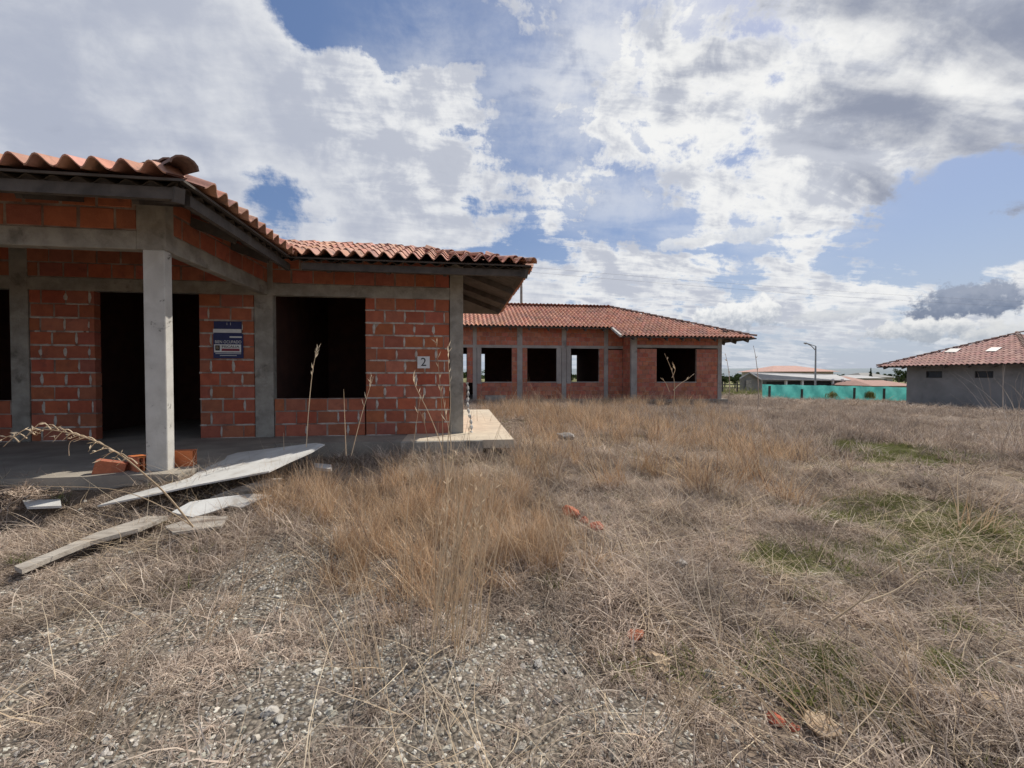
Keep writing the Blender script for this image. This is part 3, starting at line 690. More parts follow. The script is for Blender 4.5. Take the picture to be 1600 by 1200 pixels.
rock(893,812,34,M_brick,'largest orange red brick fragment in dry grass, left one of the row of three','brick fragment','brick_fragment',31,.7,lift=.04)
rock(913,820,20,M_brick,'small dark brick fragment, middle one of the row of three','brick fragment','brick_fragment',32,.7,lift=.03)
rock(934,829,30,M_brick,'dark red brick fragment, right one of the row of three','brick fragment','brick_fragment',33,.7,lift=.03)
rock(990,983,34,M_brick,'orange red brick fragment in the matted grass left of the yellowish stone','brick fragment','brick_fragment',34,.4)
rock(1064,890,24,M_stone,'chalky white broken lump in the matted brown grass','rock',seed=61,sq=.8,lift=.04)
rock(885,694,34,M_stone,'pale flat stone lying in the tall grass right of the cream slab','rock',seed=62,sq=.4,lift=.10)
rock(1550,1100,60,M_ystone,'pinkish flat stone at the lower right corner','rock',seed=63,sq=.35)
rock(1485,1085,40,M_ystone,'small tan stone left of the pinkish flat stone','rock',seed=64,sq=.4)
SP = [(812,1157,24,'round pale pebble standing out at the bottom centre'),(826,1110,20,'smooth pale pebble above the round one at bottom centre'),(870,1076,22,'grey pebble right of the smooth pale pebbles'),(422,1110,28,'bluish pale stone in gravel at lower left of centre'),(436,1124,22,'pale angular stone touching the bluish stone'),(377,1104,26,'buff stone left of the bluish stone'),(650,1080,18,'pale pebble in gravel beside a dark grass tuft'),(640,1085,16,'grey pebble touching the pale pebble by the dark tuft'),
      (168,1100,22,'half sunk pale stone in the left gravel'),(955,1158,20,'pale chip of stone right of the round pebble'),(840,1020,22,'white chip of stone beneath the matted grass in the middle'),(665,940,18,'grey stone behind the gravel patch'),(1110,1044,20,'pale flat stone right of the yellowish rubble stone'),(890,1125,18,'buff pebble among gravel right of the grey pebble')]
for x, y, w_, lb in SP: rock(x, y, w_, M_stone, lb, 'stone', 'stone', sq=.6)

# ------------------------------------------------------------------ the far house
fh = thing('brick_house', 'far unfinished brick house with four dark windows and a long red tiled hip roof', 'house', (6, 19, .1))
YR_, YL_ = 18.6, 19.6; F1 = .12; HD = 2.57; SI = .87; YBk = 25.6
mort = B(); runs = []
def frun(a, c_, z0, n, Y): mort.box(a, c_, Y+.012, Y+.12, z0, z0+n*.2); runs.append(('x', a, c_, Y, z0, n, .1))
M_brickf = mat('far_clay_brick', (.48,.18,.105), (.40,.145,.09), 5, .9, .2, 40, c3=(.28,.11,.08), s3=2, t3=(.58,.8), rnd=.16)
frun(8.44, 12.55, F1, 4, YR_); frun(8.44, 9.43, F1+.8, 8, YR_); frun(11.45, 12.55, F1+.8, 8, YR_); frun(8.3, 12.6, 2.70, 2, YR_)
for a, c_ in ((-3, .50), (.98, 1.2), (1.2, 2.65), (2.65, 2.9), (3.15, 3.39), (3.39, 4.83), (4.83, 5.08), (5.30, 5.53), (5.53, 6.95), (6.95, 7.2)): frun(a, c_, F1, 4, YL_)
for a, c_ in ((-3, -.3), (2.65, 2.9), (3.15, 3.39), (6.95, 7.2), (.53, .80)): frun(a, c_, F1+.8, 9, YL_)
for a, c_ in ((-3, .8), (.98, 2.9), (3.12, 5.1), (5.3, 8.16)): frun(a, c_, 2.70, 5, YL_)
frun(7.4, 8.16, F1, 12, YL_)
fw = mort.obj('wall', M_mortar, fh)
joined_bricks('brick', runs, fw, M_brickf, co=.2, bl=.30, jt=.020)
fs_ = B().box(8.18, 8.28, YR_+.1, YL_+.05, F1, 3.1).obj('wall', M_mortar, fh); joined_bricks('brick', [('y', YR_+.1, YL_, 8.165, F1, 15, .03)], fs_, M_brickf, co=.2, bl=.3)
def fbox(nm, x0, x1, y0, y1, z0, z1, m=M_conc): return B().box(x0, x1, y0, y1, z0, z1).obj(nm, m, fh)
M_concf = mat('far_house_concrete', (.40,.37,.33), (.30,.275,.245), 2, .95, .2, 30, c3=(.22,.2,.18), s3=1.5)
for x0, x1 in ((8.16, 8.44), (12.55, 12.75)): fbox('column', x0, x1, YR_-.02, YR_+.13, F1-.1, 3.1, M_concf)
for x0, x1, z1 in ((.80, .98, 3.6), (2.9, 3.15, 3.6), (5.08, 5.30, 3.6), (7.2, 7.4, 3.6)): fbox('column', x0, x1, YL_-.02, YL_+.13, F1-.1, z1, M_concf)
fbox('window_post', 1.0, 1.2, YL_-.012, YL_+.125, SI, HD, M_concf); fbox('pier', 4.83, 5.06, YL_-.012, YL_+.12, SI, HD, M_concf); fbox('pier', 5.32, 5.53, YL_-.012, YL_+.12, SI, HD, M_concf)
fbox('beam', 8.44, 12.55, YR_-.015, YR_+.125, HD, 2.70, M_concf)
for a, c_ in ((-3, .8), (.98, 2.9), (3.15, 5.08), (5.30, 7.2), (7.4, 8.16)): fbox('beam', a, c_, YL_-.015, YL_+.125, HD, 2.70, M_concf)
for a, c_, Yq in ((1.2,2.65,YL_),(3.39,4.83,YL_),(5.53,6.95,YL_),(9.43,11.45,YR_)): fbox('window_sill', a, c_, Yq-.02, Yq+.13, F1+.8, F1+.84, M_concf)
# side and rear walls with the openings one sees through
b = B().box(12.6, 12.72, YR_+.12, YBk, F1, 3.1).box(-3.1, -3, YL_, YBk, F1, 3.1)
ops = []
for xa, xb, ya, yb in ((893.5, 920.5, 555, 600), (752, 757.5, 553, 600), (722, 729, 553, 600)):
    a_ = onY(xa, ya, YBk); c_ = onY(xb, yb, YBk); ops.append((a_.x, c_.x, max(c_.z, .55), a_.z))
ops.sort(); xx = -3.
for x0, x1, z0, z1 in ops:
    b.box(xx, x0, YBk, YBk+.12, F1, 3.1); b.box(x0, x1, YBk, YBk+.12, F1, z0); b.box(x0, x1, YBk, YBk+.12, z1, 3.1); xx = x1
b.box(xx, 12.72, YBk, YBk+.12, F1, 3.1)
for x in (7.6,): b.box(x, x+.12, YL_+.14, YBk, F1, 3.1)
b.box(-3, 2.3, 22.5, 22.6, F1, 3.1) if False else None
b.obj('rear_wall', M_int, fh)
fbox('floor_slab', -3.2, 12.9, YL_-.3, YBk+.4, -.2, F1+.01, M_floor); fbox('floor_slab', 7.9, 12.95, YR_-.3, YL_-.31, -.2, F1+.012, M_floor)
fbox('ceiling', -3, 12.6, YL_+.14, YBk, 3.1, 3.16, M_wood)
B().box(1.35, 2.3, YL_-.5, YL_-.35, -.1, .34).obj('block_stack', M_conc, fh)
SF = .45; EF = 3.02; XFe, XFl = 14.05, -4.6; Yf0, Yf1, Yrg, Ybk = 17.9, 19.0, 22.3, 26.7; XrkeL = 7.40; Xrg = 8.5; XrgL = .3
zfr = lambda x, y: EF+SF*(y-Yf0); zbk = lambda x, y: EF+SF*(Ybk-y); zend = lambda x, y: EF+SF*(Yrg-Yf0)/(XFe-Xrg)*(XFe-x); zle = lambda x, y: EF+SF*(Yrg-Yf0)/(XrgL-XFl)*(x-XFl)
xd = XFl + (Yf1-Yf0)/(Yrg-Yf0)*(XrgL-XFl)
ff = [([(XrkeL,Yf0),(XFe,Yf0),(Xrg,Yrg),(XrkeL,Yrg)], (XrkeL,Yf0), (XFe,Yf0), zfr), ([(xd,Yf1),(XrkeL,Yf1),(XrkeL,Yrg),(XrgL,Yrg)], (xd,Yf1), (XrkeL,Yf1), zfr),
      ([(XFe,Yf0),(XFe,Ybk),(Xrg,Yrg)], (XFe,Yf0), (XFe,Ybk), zend), ([(XFe,Ybk),(XFl,Ybk),(XrgL,Yrg),(Xrg,Yrg)], (XFe,Ybk), (XFl,Ybk), zbk), ([(XFl,Ybk),(xd,Yf1),(XrgL,Yrg)], (XFl,Ybk), (XFl,Yf0), zle)]
b = B()
for poly, e0, e1, z__ in ff: b.slab([(x, y, z__(x, y)) for x, y in poly], .05)
froof = b.obj('roof', M_fibre, fh)
TF = tile_mesh(.20, .42, 6, .04, .012); ms = []
for poly, e0, e1, z__ in ff: ms += [jit(q[0]) for q in tile_positions(poly, slope_frame(poly, e0, e1, z__), .20, .36, off=.1)]
joined('roof_tile', TF, ms, M_tile2, froof, smooth=True, kind='stuff')
zr = EF+SF*(Yrg-Yf0)+.07
cm = []
for a, b_ in [((XFe,Yf0,EF+.06),(Xrg,Yrg,zr)), ((Xrg,Yrg,zr),(XrgL,Yrg,zr)), ((XFe,Ybk,EF+.06),(Xrg,Yrg,zr))]: cm += cap_mats(a, b_)
joined('ridge_tile', cap_mesh(), cm, M_cap, froof, smooth=True, kind='stuff')
beam_between((XrkeL-.05,Yf0-.05,EF+.06),(XrkeL-.05,Yf1+.1,zfr(0,Yf1+.1)+.06), .10, .10, 'verge_board', M_conc2, froof)
for x in np.arange(8.0, 14.0, .8): beam_between((x,Yf0+.02,EF-.06),(x,Yf0+1.0,EF-.06+SF*.98), .07, .12, 'rafter', M_wood, froof)
for y in np.arange(18.4, 26, .9): beam_between((XFe-.02,y,EF-.06),(12.7,y,EF-.06+.36*1.3), .07, .12, 'rafter', M_wood, froof)
for x in np.arange(-2, 7.3, .9): beam_between((x,Yf1+.02,zfr(0,Yf1)-.06),(x,YL_+.3,zfr(0,YL_+.3)-.07), .07, .12, 'rafter', M_wood, froof)

# ------------------------------------------------------------------ the grey house on the right
gh = thing('grey_house', 'grey rendered house at right edge with red tiled roof and two skylight sheets', 'house', (31, 18, -.6))
XG = 28.0; c0 = onX(1417, 569, XG); cb = onX(1417, 632, XG); yfar = c0.y; zeg = c0.z-.05; zbg = cb.z-.15
pk_x = None; SG = .36; XGe = XG-.75; r = ray(1590, 523)
tt = (zeg-.10+SG*(0-XGe)-CAM_Z)/(r.z-SG*r.x) ; pk = CV + r*tt
tip = onX(1370, 568, XGe); yfe = tip.y; yne = 2*pk.y-yfe
yn_ = yne+.75
XG2 = 2*pk.x-XG
def wins(px0_, px1_): a_ = onX(px0_, 580, XG); c_ = onX(px1_, 590.5, XG); return (c_.y, a_.y, c_.z, a_.z)
W1 = wins(1447, 1472); W2 = wins(1523, 1552)
b = B(); yy = yfar
for (ya, yb, za, zz) in (W1, W2):
    b.box(XG, XG+.15, yb, yy, zbg-.3, zeg); b.box(XG, XG+.15, ya, yb, zbg-.3, za); b.box(XG, XG+.15, ya, yb, zz, zeg); yy = ya
b.box(XG, XG+.15, yn_, yy, zbg-.3, zeg)
b.box(XG+.151, XG2, yfar-.15, yfar, zbg-.3, zeg).box(XG+.151, XG2, yn_, yn_+.15, zbg-.3, zeg).box(XG2-.15, XG2, yn_+.151, yfar-.151, zbg-.3, zeg)
b.obj('wall', M_render, gh)
for (ya, yb, za, zz) in (W1, W2):
    f_ = B().box(XG+.02, XG+.06, ya, yb, za, za+.05).box(XG+.02, XG+.06, ya, yb, zz-.05, zz).box(XG+.02, XG+.06, ya, ya+.05, za+.05, zz-.05).box(XG+.02, XG+.06, yb-.05, yb, za+.05, zz-.05).obj('window', M_dark, gh)
    B().box(XG+.065, XG+.075, ya+.0, yb-.0, za, zz).obj('pane', M_glass, f_)
EG = zeg-.10; X2e = XG2+.75
zl_ = lambda x, y: EG+SG*(x-XGe)
dY = (yfe-yne)/2; SGy = (pk.z-EG)/(yfe-pk.y)
ge = [([(XGe,yfe),(XGe,yne),(pk.x,pk.y)], (XGe,yfe), (XGe,yne), zl_),
      ([(XGe,yne),(X2e,yne),(pk.x,pk.y)], (XGe,yne), (X2e,yne), lambda x, y: EG+SGy*(y-yne)),
      ([(X2e,yfe),(XGe,yfe),(pk.x,pk.y)], (X2e,yfe), (XGe,yfe), lambda x, y: EG+SGy*(yfe-y)),
      ([(X2e,yne),(X2e,yfe),(pk.x,pk.y)], (X2e,yne), (X2e,yfe), lambda x, y: EG+SG*(X2e-x))]
b = B(); ms = []
for poly, e0, e1, z__ in ge:
    b.slab([(x, y, z__(x, y)) for x, y in poly], .05)
    ms += [jit(q[0]) for q in tile_positions(poly, slope_frame(poly, e0, e1, z__), .24, .40, off=.1)]
groof = b.obj('roof', M_fibre, gh)
M_tile3 = mat('dusty_clay_tile', (.47,.27,.215), (.39,.22,.18), 2, .9, .2, 20, rnd=.15)
joined('roof_tile', tile_mesh(.24, .46, 5, .035, .012), ms, M_tile3, groof, smooth=True, kind='stuff')
for ya in (yfe, yne): 
    joined('ridge_tile', cap_mesh(), cap_mats((XGe,ya,EG+.06), (pk.x,pk.y,pk.z+.07)), M_cap, groof, smooth=True, kind='stuff')
nG = Vector((-SG, 0, 1)).normalized(); A0 = Vector((XGe, 0, EG+.12))
for q in (((1475,550),(1494,550),(1502,544.5),(1485,544.5)), ((1539,548.5),(1556,548.5),(1566,542.5),(1549,542.5))):
    P_ = [CV + ray(*u)*((A0-CV).dot(nG)/ray(*u).dot(nG)) for u in q]
    bq = B().slab(P_, .03, nG); bq.obj('skylight', M_sky_light, groof)
for y in np.arange(yne+.5, yfe, 1.1): beam_between((XGe+.03,y,EG-.05),(XG+.1,y,EG-.05+SG*.8), .08, .12, 'rafter', M_wood, groof)

# ------------------------------------------------------------------ net fence
def net_mat():
    m = bpy.data.materials.new('teal_shade_net'); m.use_nodes = True; t = m.node_tree
    p = t.nodes['Principled BSDF']; p.inputs['Roughness'].default_value = .7
    g = t.nodes.new('ShaderNodeNewGeometry'); n1 = NOISE(g.outputs['Position'], 1.5, 5, .6, tree=t)
    c = MIX(MR(n1, .3, .7, tree=t), (.09,.46,.41), (.18,.66,.58), tree=t); t.links.new(c, p.inputs['Base Color'])
    tr = t.nodes.new('ShaderNodeBsdfTranslucent'); t.links.new(c, tr.inputs[0]); mx = t.nodes.new('ShaderNodeMixShader'); mx.inputs[0].default_value = .5
    t.links.new(p.outputs[0], mx.inputs[1]); t.links.new(tr.outputs[0], mx.inputs[2]); t.links.new(mx.outputs[0], t.nodes['Material Output'].inputs[0])
    return m
M_net = net_mat()
def P_at(px, py, dist):     # a point seen there at a given depth along the view axis
    return CV + ray(px, py)*dist
fence = thing('net_fence', 'low turquoise shade net fence on dark wooden posts across the field', 'fence', (24, 26, -.5))
V = []; n = 90
for i in range(n+1):
    f = i/n; x = 1191 + (1440-1191)*f; d = 29 + 3.0*f
    sag = .8*abs(math.sin(f*math.pi*5.2)) + random.uniform(-.3,.3)
    top = P_at(x, 600 + 5*f + sag, d); bot = P_at(x, 623.5 + 3*f + random.uniform(-.4,.4), d)
    for k in range(4):
        q = bot.lerp(top, k/3); nrm = Vector((-.6,-.8,0)); V.append(q + nrm*(.05*math.sin(f*60+k*1.3)+.03*math.sin(f*171+k*2.6)))
Fc = [(i*4+k, (i+1)*4+k, (i+1)*4+k+1, i*4+k+1) for i in range(n) for k in range(3)]
o = obj('net', V, Fc, M_net, fence, True)
for x, y0, y1 in ((1202,604,623.5),(1252.5,609,624),(1334.5,607,625),(1381,608,626)):
    f = (x-1191)/249; d = 28.8+3*f; B().tube([P_at(x, y1+2, d), P_at(x+.6, y0-1, d)], .085, 6).obj('post', M_wood, fence)
pz = P_at(1461, 629, 25.5); B().tube([pz+Vector((0,0,-.1)), P_at(1462.5, 612, 25.5)], .07, 6).obj('post', M_wood, None, label='lone dark wooden post standing in front of the grey house wall', cat='post', loc=pz)

# ------------------------------------------------------------------ far shed, houses, lamp, poles
def gbase(x, y): return float(gz(x, y))
shed = thing('shed', 'long low grey shed with pale sheet roof and white posts behind the turquoise net', 'shed', (38, 53, -1))
def at_d(px, py, d): return P_at(px, py, d)
D0 = 54
a = at_d(1157, 614, D0); b1 = at_d(1192, 614, D0-4); 
# gable wall facing the camera's left, long side running right
def quadwall(pts, th, name, m, parent):
    P_ = [Vector(q) for q in pts]; n_ = (P_[1]-P_[0]).cross(P_[2]-P_[1]).normalized(); return B().slab(P_, th, n_).obj(name, m, parent)
M_shedw = mat('shed_wall', (.30,.285,.26), (.22,.21,.19), 1.2, .95, .1, 10)
gA = at_d(1157,616,D0); gB = at_d(1190,618,D0); gAt = at_d(1157,590,D0); gBt = at_d(1190,591,D0); gAp = at_d(1171,582.5,D0)
quadwall([gA, gB, gBt, gAp, gAt], .2, 'gable_wall', M_shedw, shed)
quadwall([at_d(1166,616,D0-.3), at_d(1175,617,D0-.3), at_d(1175,594,D0-.3), at_d(1166,594,D0-.3)], .05, 'door', M_conc, shed)
rv = Vector((26, 3, 0))
rA = at_d(1189,592.5,D0-.4); rB = at_d(1171,581.5,D0-.4)
rC = at_d(1330,594,D0+3); rD = at_d(1306,585,D0+9)
quadwall([rA, rC, rD, rB], .12, 'roof', M_grroof, shed)
quadwall([at_d(1155,591,D0-.4), rB, at_d(1185,581.5,D0+9), at_d(1165,589,D0+9)], .12, 'roof', M_grroof, shed)
bk0 = at_d(1192,622,D0+2); 
quadwall([at_d(1192,622,D0+3), at_d(1322,622,D0+5), at_d(1322,591,D0+5), at_d(1192,590,D0+3)], .1, 'back_wall', M_shedw, shed)
for x in (1228,1253.5,1301,1316): f = (x-1190)/140; d = D0+.2+3*f; B().tube([at_d(x,622,d), at_d(x,592,d)], .17, 4).obj('post', M_white, shed)
for x0, x1 in ((1198,1226),(1231,1251),(1256,1299),(1303,1313)):
    d = D0+1.5+3*((x0-1190)/140); quadwall([at_d(x0,612,d), at_d(x1,612,d), at_d(x1,596.5,d), at_d(x0,596.5,d)], .05, 'opening_shade_panel', M_dark, shed)  # solid dark panels stand in for the shade under the shed roof
def hip_house(px0, px1, ytop, yeave, ybot, d, label, mr, mw, depth=8, ridge=.35):
    L0 = at_d(px0, yeave, d); R0 = at_d(px1, yeave, d); hgt = at_d((px0+px1)/2, ytop, d+depth/2).z; fwd = Vector((math.sin(YAW), math.cos(YAW), 0))*depth
    zz0 = L0.z; L1 = L0+fwd; R1 = R0+fwd; m0 = L0.lerp(R0, .5-ridge/2)+fwd*.5; m1 = L0.lerp(R0, .5+ridge/2)+fwd*.5; m0.z = m1.z = hgt
    R0.z = L1.z = R1.z = zz0
    t_ = thing('house', label, 'house', (L0.x, L0.y, at_d(px0, ybot, d).z))
    bb = B()
    V_ = [L0, R0, R1, L1, m0, m1]; bb.add(V_, [(0,1,5,4), (1,2,5), (2,3,4,5), (3,0,4), (0,3,2,1)]); bb.obj('roof', mr, t_)
    zb_ = at_d(px0, ybot, d).z-.5; i0 = L0.lerp(R0, .05)+fwd*.08; i1 = L0.lerp(R0, .95)+fwd*.08; i2 = L0.lerp(R0,.95)+fwd*.92; i3 = L0.lerp(R0,.05)+fwd*.92
    wv_ = []; 
    for q in (i0, i1, i2, i3): wv_ += [Vector((q.x, q.y, zb_)), Vector((q.x, q.y, zz0-.02))]
    B().add(wv_, [(0,2,3,1),(2,4,5,3),(4,6,7,5),(6,0,1,7)]).obj('wall', mw, t_)
    for f0, f1 in ((.15,.25),(.45,.55),(.72,.82)):
        q0_ = i0.lerp(i1, f0); q1_ = i0.lerp(i1, f1); nv = Vector((-fwd.x, -fwd.y, 0)).normalized()*.03
        B().add([Vector((q0_.x,q0_.y,zz0-1.5))+nv, Vector((q1_.x,q1_.y,zz0-1.5))+nv, Vector((q1_.x,q1_.y,zz0-.6))+nv, Vector((q0_.x,q0_.y,zz0-.6))+nv], [(0,1,2,3)]).obj('window', M_glass, t_)
    return t_
M_farwall = mat('distant_cream_wall', (.50,.47,.42), (.42,.40,.36), 1, .95, 0)
hip_house(1207, 1314, 571.5, 580.5, 612, 74, 'distant house with a shallow red hip roof rising behind the shed', M_tile3, M_farwall, 12)
hip_house(1316, 1366, 588, 597, 612, 64, 'distant low red roofed building right of the shed', M_tile3, M_farwall, 7)
hip_house(1364, 1440, 594, 603, 616, 50, 'low salmon red roofed building right beside the grey house', M_tile3, M_farwall, 8, .6)
hip_house(1330, 1385, 586, 591, 606, 95, 'faint white roofed building among the distant roofs', M_grroof, M_farwall, 9)
hip_house(1348, 1402, 582.5, 589.5, 604, 110, 'distant building with a dark pitched roof in front of the trees', M_dark, M_farwall, 10)
# lamp
lp = at_d(1274, 588, 48); lb = Vector((lp.x, lp.y, gbase(lp.x, lp.y)-.1)); lt = at_d(1275, 541, 48); lt.x, lt.y = lb.x, lb.y
lamp = thing('street_lamp', 'single arm street lamp post rising behind the turquoise net fence', 'street lamp', lb)
B().tube([lb, lt], [.11,.07], 8).obj('pole', M_steel, lamp)
la = at_d(1261, 536.8, 48); B().tube([lt-Vector((0,0,.5)), lt.lerp(la,.5)+Vector((0,0,-.12)), la], [.05,.05,.05], 6).obj('arm', M_steel, lamp)
B().tube([lt, la+Vector((0,0,.03))], .04, 6).obj('arm', M_steel, lamp)
lh = at_d(1256, 535.8, 48); B().tube([lh, la.lerp(lh, .4), la], [.06,.13,.07], 6).obj('lamp_head', M_steel, lamp)
# utility poles and wires
pA = at_d(814.5, 588, 34); bA = Vector((pA.x, pA.y, -.1)); tA = at_d(814.5, 420, 34); tA.x, tA.y = bA.x, bA.y
u1 = thing('utility_pole', 'slim concrete utility pole standing behind the far brick house', 'utility pole', bA)
B().tube([bA, tA], [.15,.09], 8).obj('pole', M_conc, u1)
pB = Vector((104, 48, 0)); tB = Vector((104, 48, 11.0))
u2 = thing('utility_pole', 'utility pole off to the right carrying the far end of the wires', 'utility pole', (104,48,gbase(104,48)))
B().tube([pB-Vector((0,0,2)), tB], [.15,.09], 8).obj('pole', M_conc, u2)
for k, (dz, lab) in enumerate(((-.25,'lower thin power line running right from the utility pole'),(.15,'upper thin power line running right from the utility pole'))):
    pts = []
    for i in range(25):
        f = i/24; q = tA.lerp(tB, f); q.z += dz - 1.2*4*f*(1-f)*.5 + .4*k*f; pts.append(q)
    B().tube(pts, .007, 4).obj('power_line', M_steel, None, label=lab, cat='power line', loc=tA)

# ------------------------------------------------------------------ trees far off
def leafcloud(cx, cy, cz, rx, ry, rz, n, s, r, cone=False):
    V = []; Fc = []; sh = []
    clumps = [(r.uniform(-.7,.7), r.uniform(-.7,.7), r.uniform(-.6,.7), r.uniform(.25,.5)) for _ in range(12)]
    for i in range(n):
        if cone:
            h = r.random()**1.3; a = r.uniform(0, 6.28); q = (1-h)*r.uniform(.3,1); x, y, z = math.cos(a)*q, math.sin(a)*q, h*2-1
        else:
            c_ = r.choice(clumps); d = Vector((r.gauss(0,1), r.gauss(0,1), r.gauss(0,1))).normalized()*c_[3]*r.uniform(.5,1)
            x, y, z = c_[0]+d.x, c_[1]+d.y, c_[2]+d.z
        p_ = Vector((cx+x*rx, cy+y*ry, cz+z*rz)); u = Vector((r.gauss(0,1), r.gauss(0,1), r.gauss(0,1))).normalized(); v = u.orthogonal().normalized(); ss = s*r.uniform(.6,1.3)
        k = len(V); V += [p_-u*ss, p_+v*ss*.6, p_+u*ss, p_-v*ss*.6]; Fc.append((k, k+1, k+2, k+3)); q = r.random(); sh += [q]*4
    return V, Fc, sh
def tree(px, ybase, ytop, wpx, d, label, group=None, cone=False, n=900):
    b0 = at_d(px, ybase, d); t0 = at_d(px, ytop, d); hgt = t0.z-b0.z; r_ = wpx/F_PX*d/2; gz0 = gbase(b0.x, b0.y)
    t_ = thing('tree', label, 'tree', (b0.x, b0.y, gz0), group); rr = random.Random(int(px*3))
    pts = [Vector((b0.x, b0.y, gz0-.2)), Vector((b0.x+.1, b0.y, gz0+(t0.z-gz0)*.5)), Vector((b0.x, b0.y, t0.z-hgt*.1))]
    bt = B().tube(pts, [r_*.09+.06, r_*.06+.04, .03], 6)
    for i in range(5):
        a_ = rr.uniform(0, 6.28); f = rr.uniform(.4,.8); s0 = pts[0].lerp(pts[2], f); bt.tube([s0, s0+Vector((math.cos(a_)*r_*.6, math.sin(a_)*r_*.6, hgt*.15))], [.06,.02], 5)
    bt.obj('trunk', M_wood, t_)
    V, Fc, sh = leafcloud(b0.x, b0.y, (b0.z+t0.z)/2+hgt*.08, r_, r_, hgt*.5, n, max(.12, r_*.09), rr, cone)
    obj('crown', V, Fc, G_tree, t_, attr={'shade': sh}); return t_
tree(1404, 594, 577, 16, 85, 'dark rounded distant tree just left of the grey house roof')
tree(1414, 594, 579, 12, 86, 'dark distant tree partly hidden by the grey house roof')
tree(1360.5, 590, 576, 5, 110, 'slim pointed distant tree above the far roofs', cone=True, n=500)
tree(1342, 590, 584, 14, 120, 'small low distant tree left of the slim pointed one')
tree(1132, 602, 588, 16, 75, 'low bushy tree at the right corner of the far house')
tree(1148, 602, 590, 15, 80, 'low bushy tree just left of the grey shed')
# tree belt far away along the horizon
rr = random.Random(99); V = []; Fc = []; sh = []
for i in range(150):
    a_ = R(-75 + 150*(i+rr.random())/150); dist = rr.uniform(190, 300); cx_, cy_ = math.sin(a_)*dist, math.cos(a_)*dist
    h_ = rr.uniform(2.2, 5.0); v_, f_, s_ = leafcloud(cx_, cy_, gbase(cx_, cy_)+h_*.45, rr.uniform(4,10), 4, h_*.55, 120, .9, rr)
    k = len(V); V += v_; Fc += [tuple(q+k for q in f) for f in f_]; sh += s_
obj('tree_belt', V, Fc, G_tree, None, kind='stuff', label='low dark belt of far trees along the horizon', cat='trees', attr={'shade': sh})
# distant hills
V = []; Fc = []; n = 120
for i in range(n+1):
    a_ = R(-80+160*i/n); h_ = 12 + 16*float(fbm(np.array([i*.11]), np.array([.5]), 5)[0]) ; 
    for k, (rd, hh) in enumerate(((900, -8), (1000, h_*.6), (1150, h_), (1400, -5))): V.append((math.sin(a_)*rd, math.cos(a_)*rd, hh))
Fc = [(i*4+k, (i+1)*4+k, (i+1)*4+k+1, i*4+k+1) for i in range(n) for k in range(3)]
M_hill = mat('hazy_hill_scrub', (.20,.24,.26), (.24,.27,.28), .02, 1, 0)  # distance haze put into the hill colour as a bluish tint
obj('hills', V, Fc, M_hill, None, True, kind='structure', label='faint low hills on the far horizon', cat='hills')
# short field fence beyond the corner of the far house
ff_ = thing('field_fence', 'low rail fence in the green field beyond the far house corner', 'fence', (17, 27, 0))
for x in (1129, 1152): B().tube([at_d(x,612,33), at_d(x,596,33)], .06, 6).obj('post', M_wood, ff_)
for y in (601, 606): B().tube([at_d(1126,y,33), at_d(1156,y,33)], .05, 4).obj('rail', M_wood, ff_)

# ------------------------------------------------------------------ grass prototypes
def ribbon(V, Fc, sh, p, az, lean, length, width, curl, seg, r, twist=0., droop=1.):
    d = Vector((math.sin(az)*math.sin(lean), math.cos(az)*math.sin(lean), math.cos(lean))); side = Vector((math.cos(az+twist), -math.sin(az+twist), 0))
    k0 = len(V); st = length/seg; q = Vector(p); sv = r.random()
    az2 = az
    for i in range(seg+1):
        wv = width*(1-.85*i/seg)*.5
        V.append(q - side*wv); V.append(q + side*wv); sh += [sv, sv]
        lean += curl*(.6+.8*r.random()); az2 += r.uniform(-.25,.25)
        d = Vector((math.sin(az2)*math.sin(lean), math.cos(az2)*math.sin(lean), math.cos(lean)*(1 if lean < 1.6 else .5))); q = q + d*st
        if q.z < .002: q.z = .002
    Fc += [(k0+2*i, k0+2*i+1, k0+2*i+3, k0+2*i+2) for i in range(seg)]
def proto(coll, name, m, n, rad, lean, length, width, curl, seg, seed, clump=1.):
    r = random.Random(seed); V = []; Fc = []; sh = []
    for i in range(n):
        a = r.uniform(0, 6.283); q = rad*math.sqrt(r.random())
        ribbon(V, Fc, sh, (math.cos(a)*q, math.sin(a)*q, 0), r.uniform(0, 6.283), r.uniform(*lean), r.uniform(*length), r.uniform(*width), r.uniform(*curl), seg, r, r.uniform(-1,1))
    me = mesh(name, V, Fc, m, attr={'shade': sh}); o = bpy.data.objects.new(name, me); coll.objects.link(o); return o
def newcoll(n): return bpy.data.collections.new(n)
K_mat = newcoll('matted'); K_tuft = newcoll('tuft'); K_lay = newcoll('lying'); K_green = newcoll('green'); K_far = newcoll('far'); K_peb = newcoll('pebbles'); K_curl = newcoll('curly')
for i in range(6): proto(K_mat, 'matted_clump.%02d' % i, G_mat, 64, .13, (.4,1.5), (.07,.24), (.0028,.0062), (.02,.32), 5, i)
for i in range(4): proto(K_curl, 'curly_clump.%02d' % i, G_mat, 75, .055, (.1,1.2), (.05,.13), (.0024,.0046), (.15,.55), 6, 50+i)
for i in range(6): proto(K_tuft, 'gold_tuft.%02d' % i, G_gold, 42, .075, (.0,.55), (.14,.50), (.0030,.0058), (.0,.06+.05*i), 6, 100+i)
for i in range(5): proto(K_lay, 'lying_straw.%02d' % i, G_straw, 12, .20, (.9,1.55), (.20,.60), (.0025,.005), (-.02,.06), 5, 200+i)
for i in range(4): proto(K_green, 'green_clump.%02d' % i, G_green, 70, .10, (.2,1.3), (.03,.10), (.004,.008), (.0,.2), 3, 300+i)
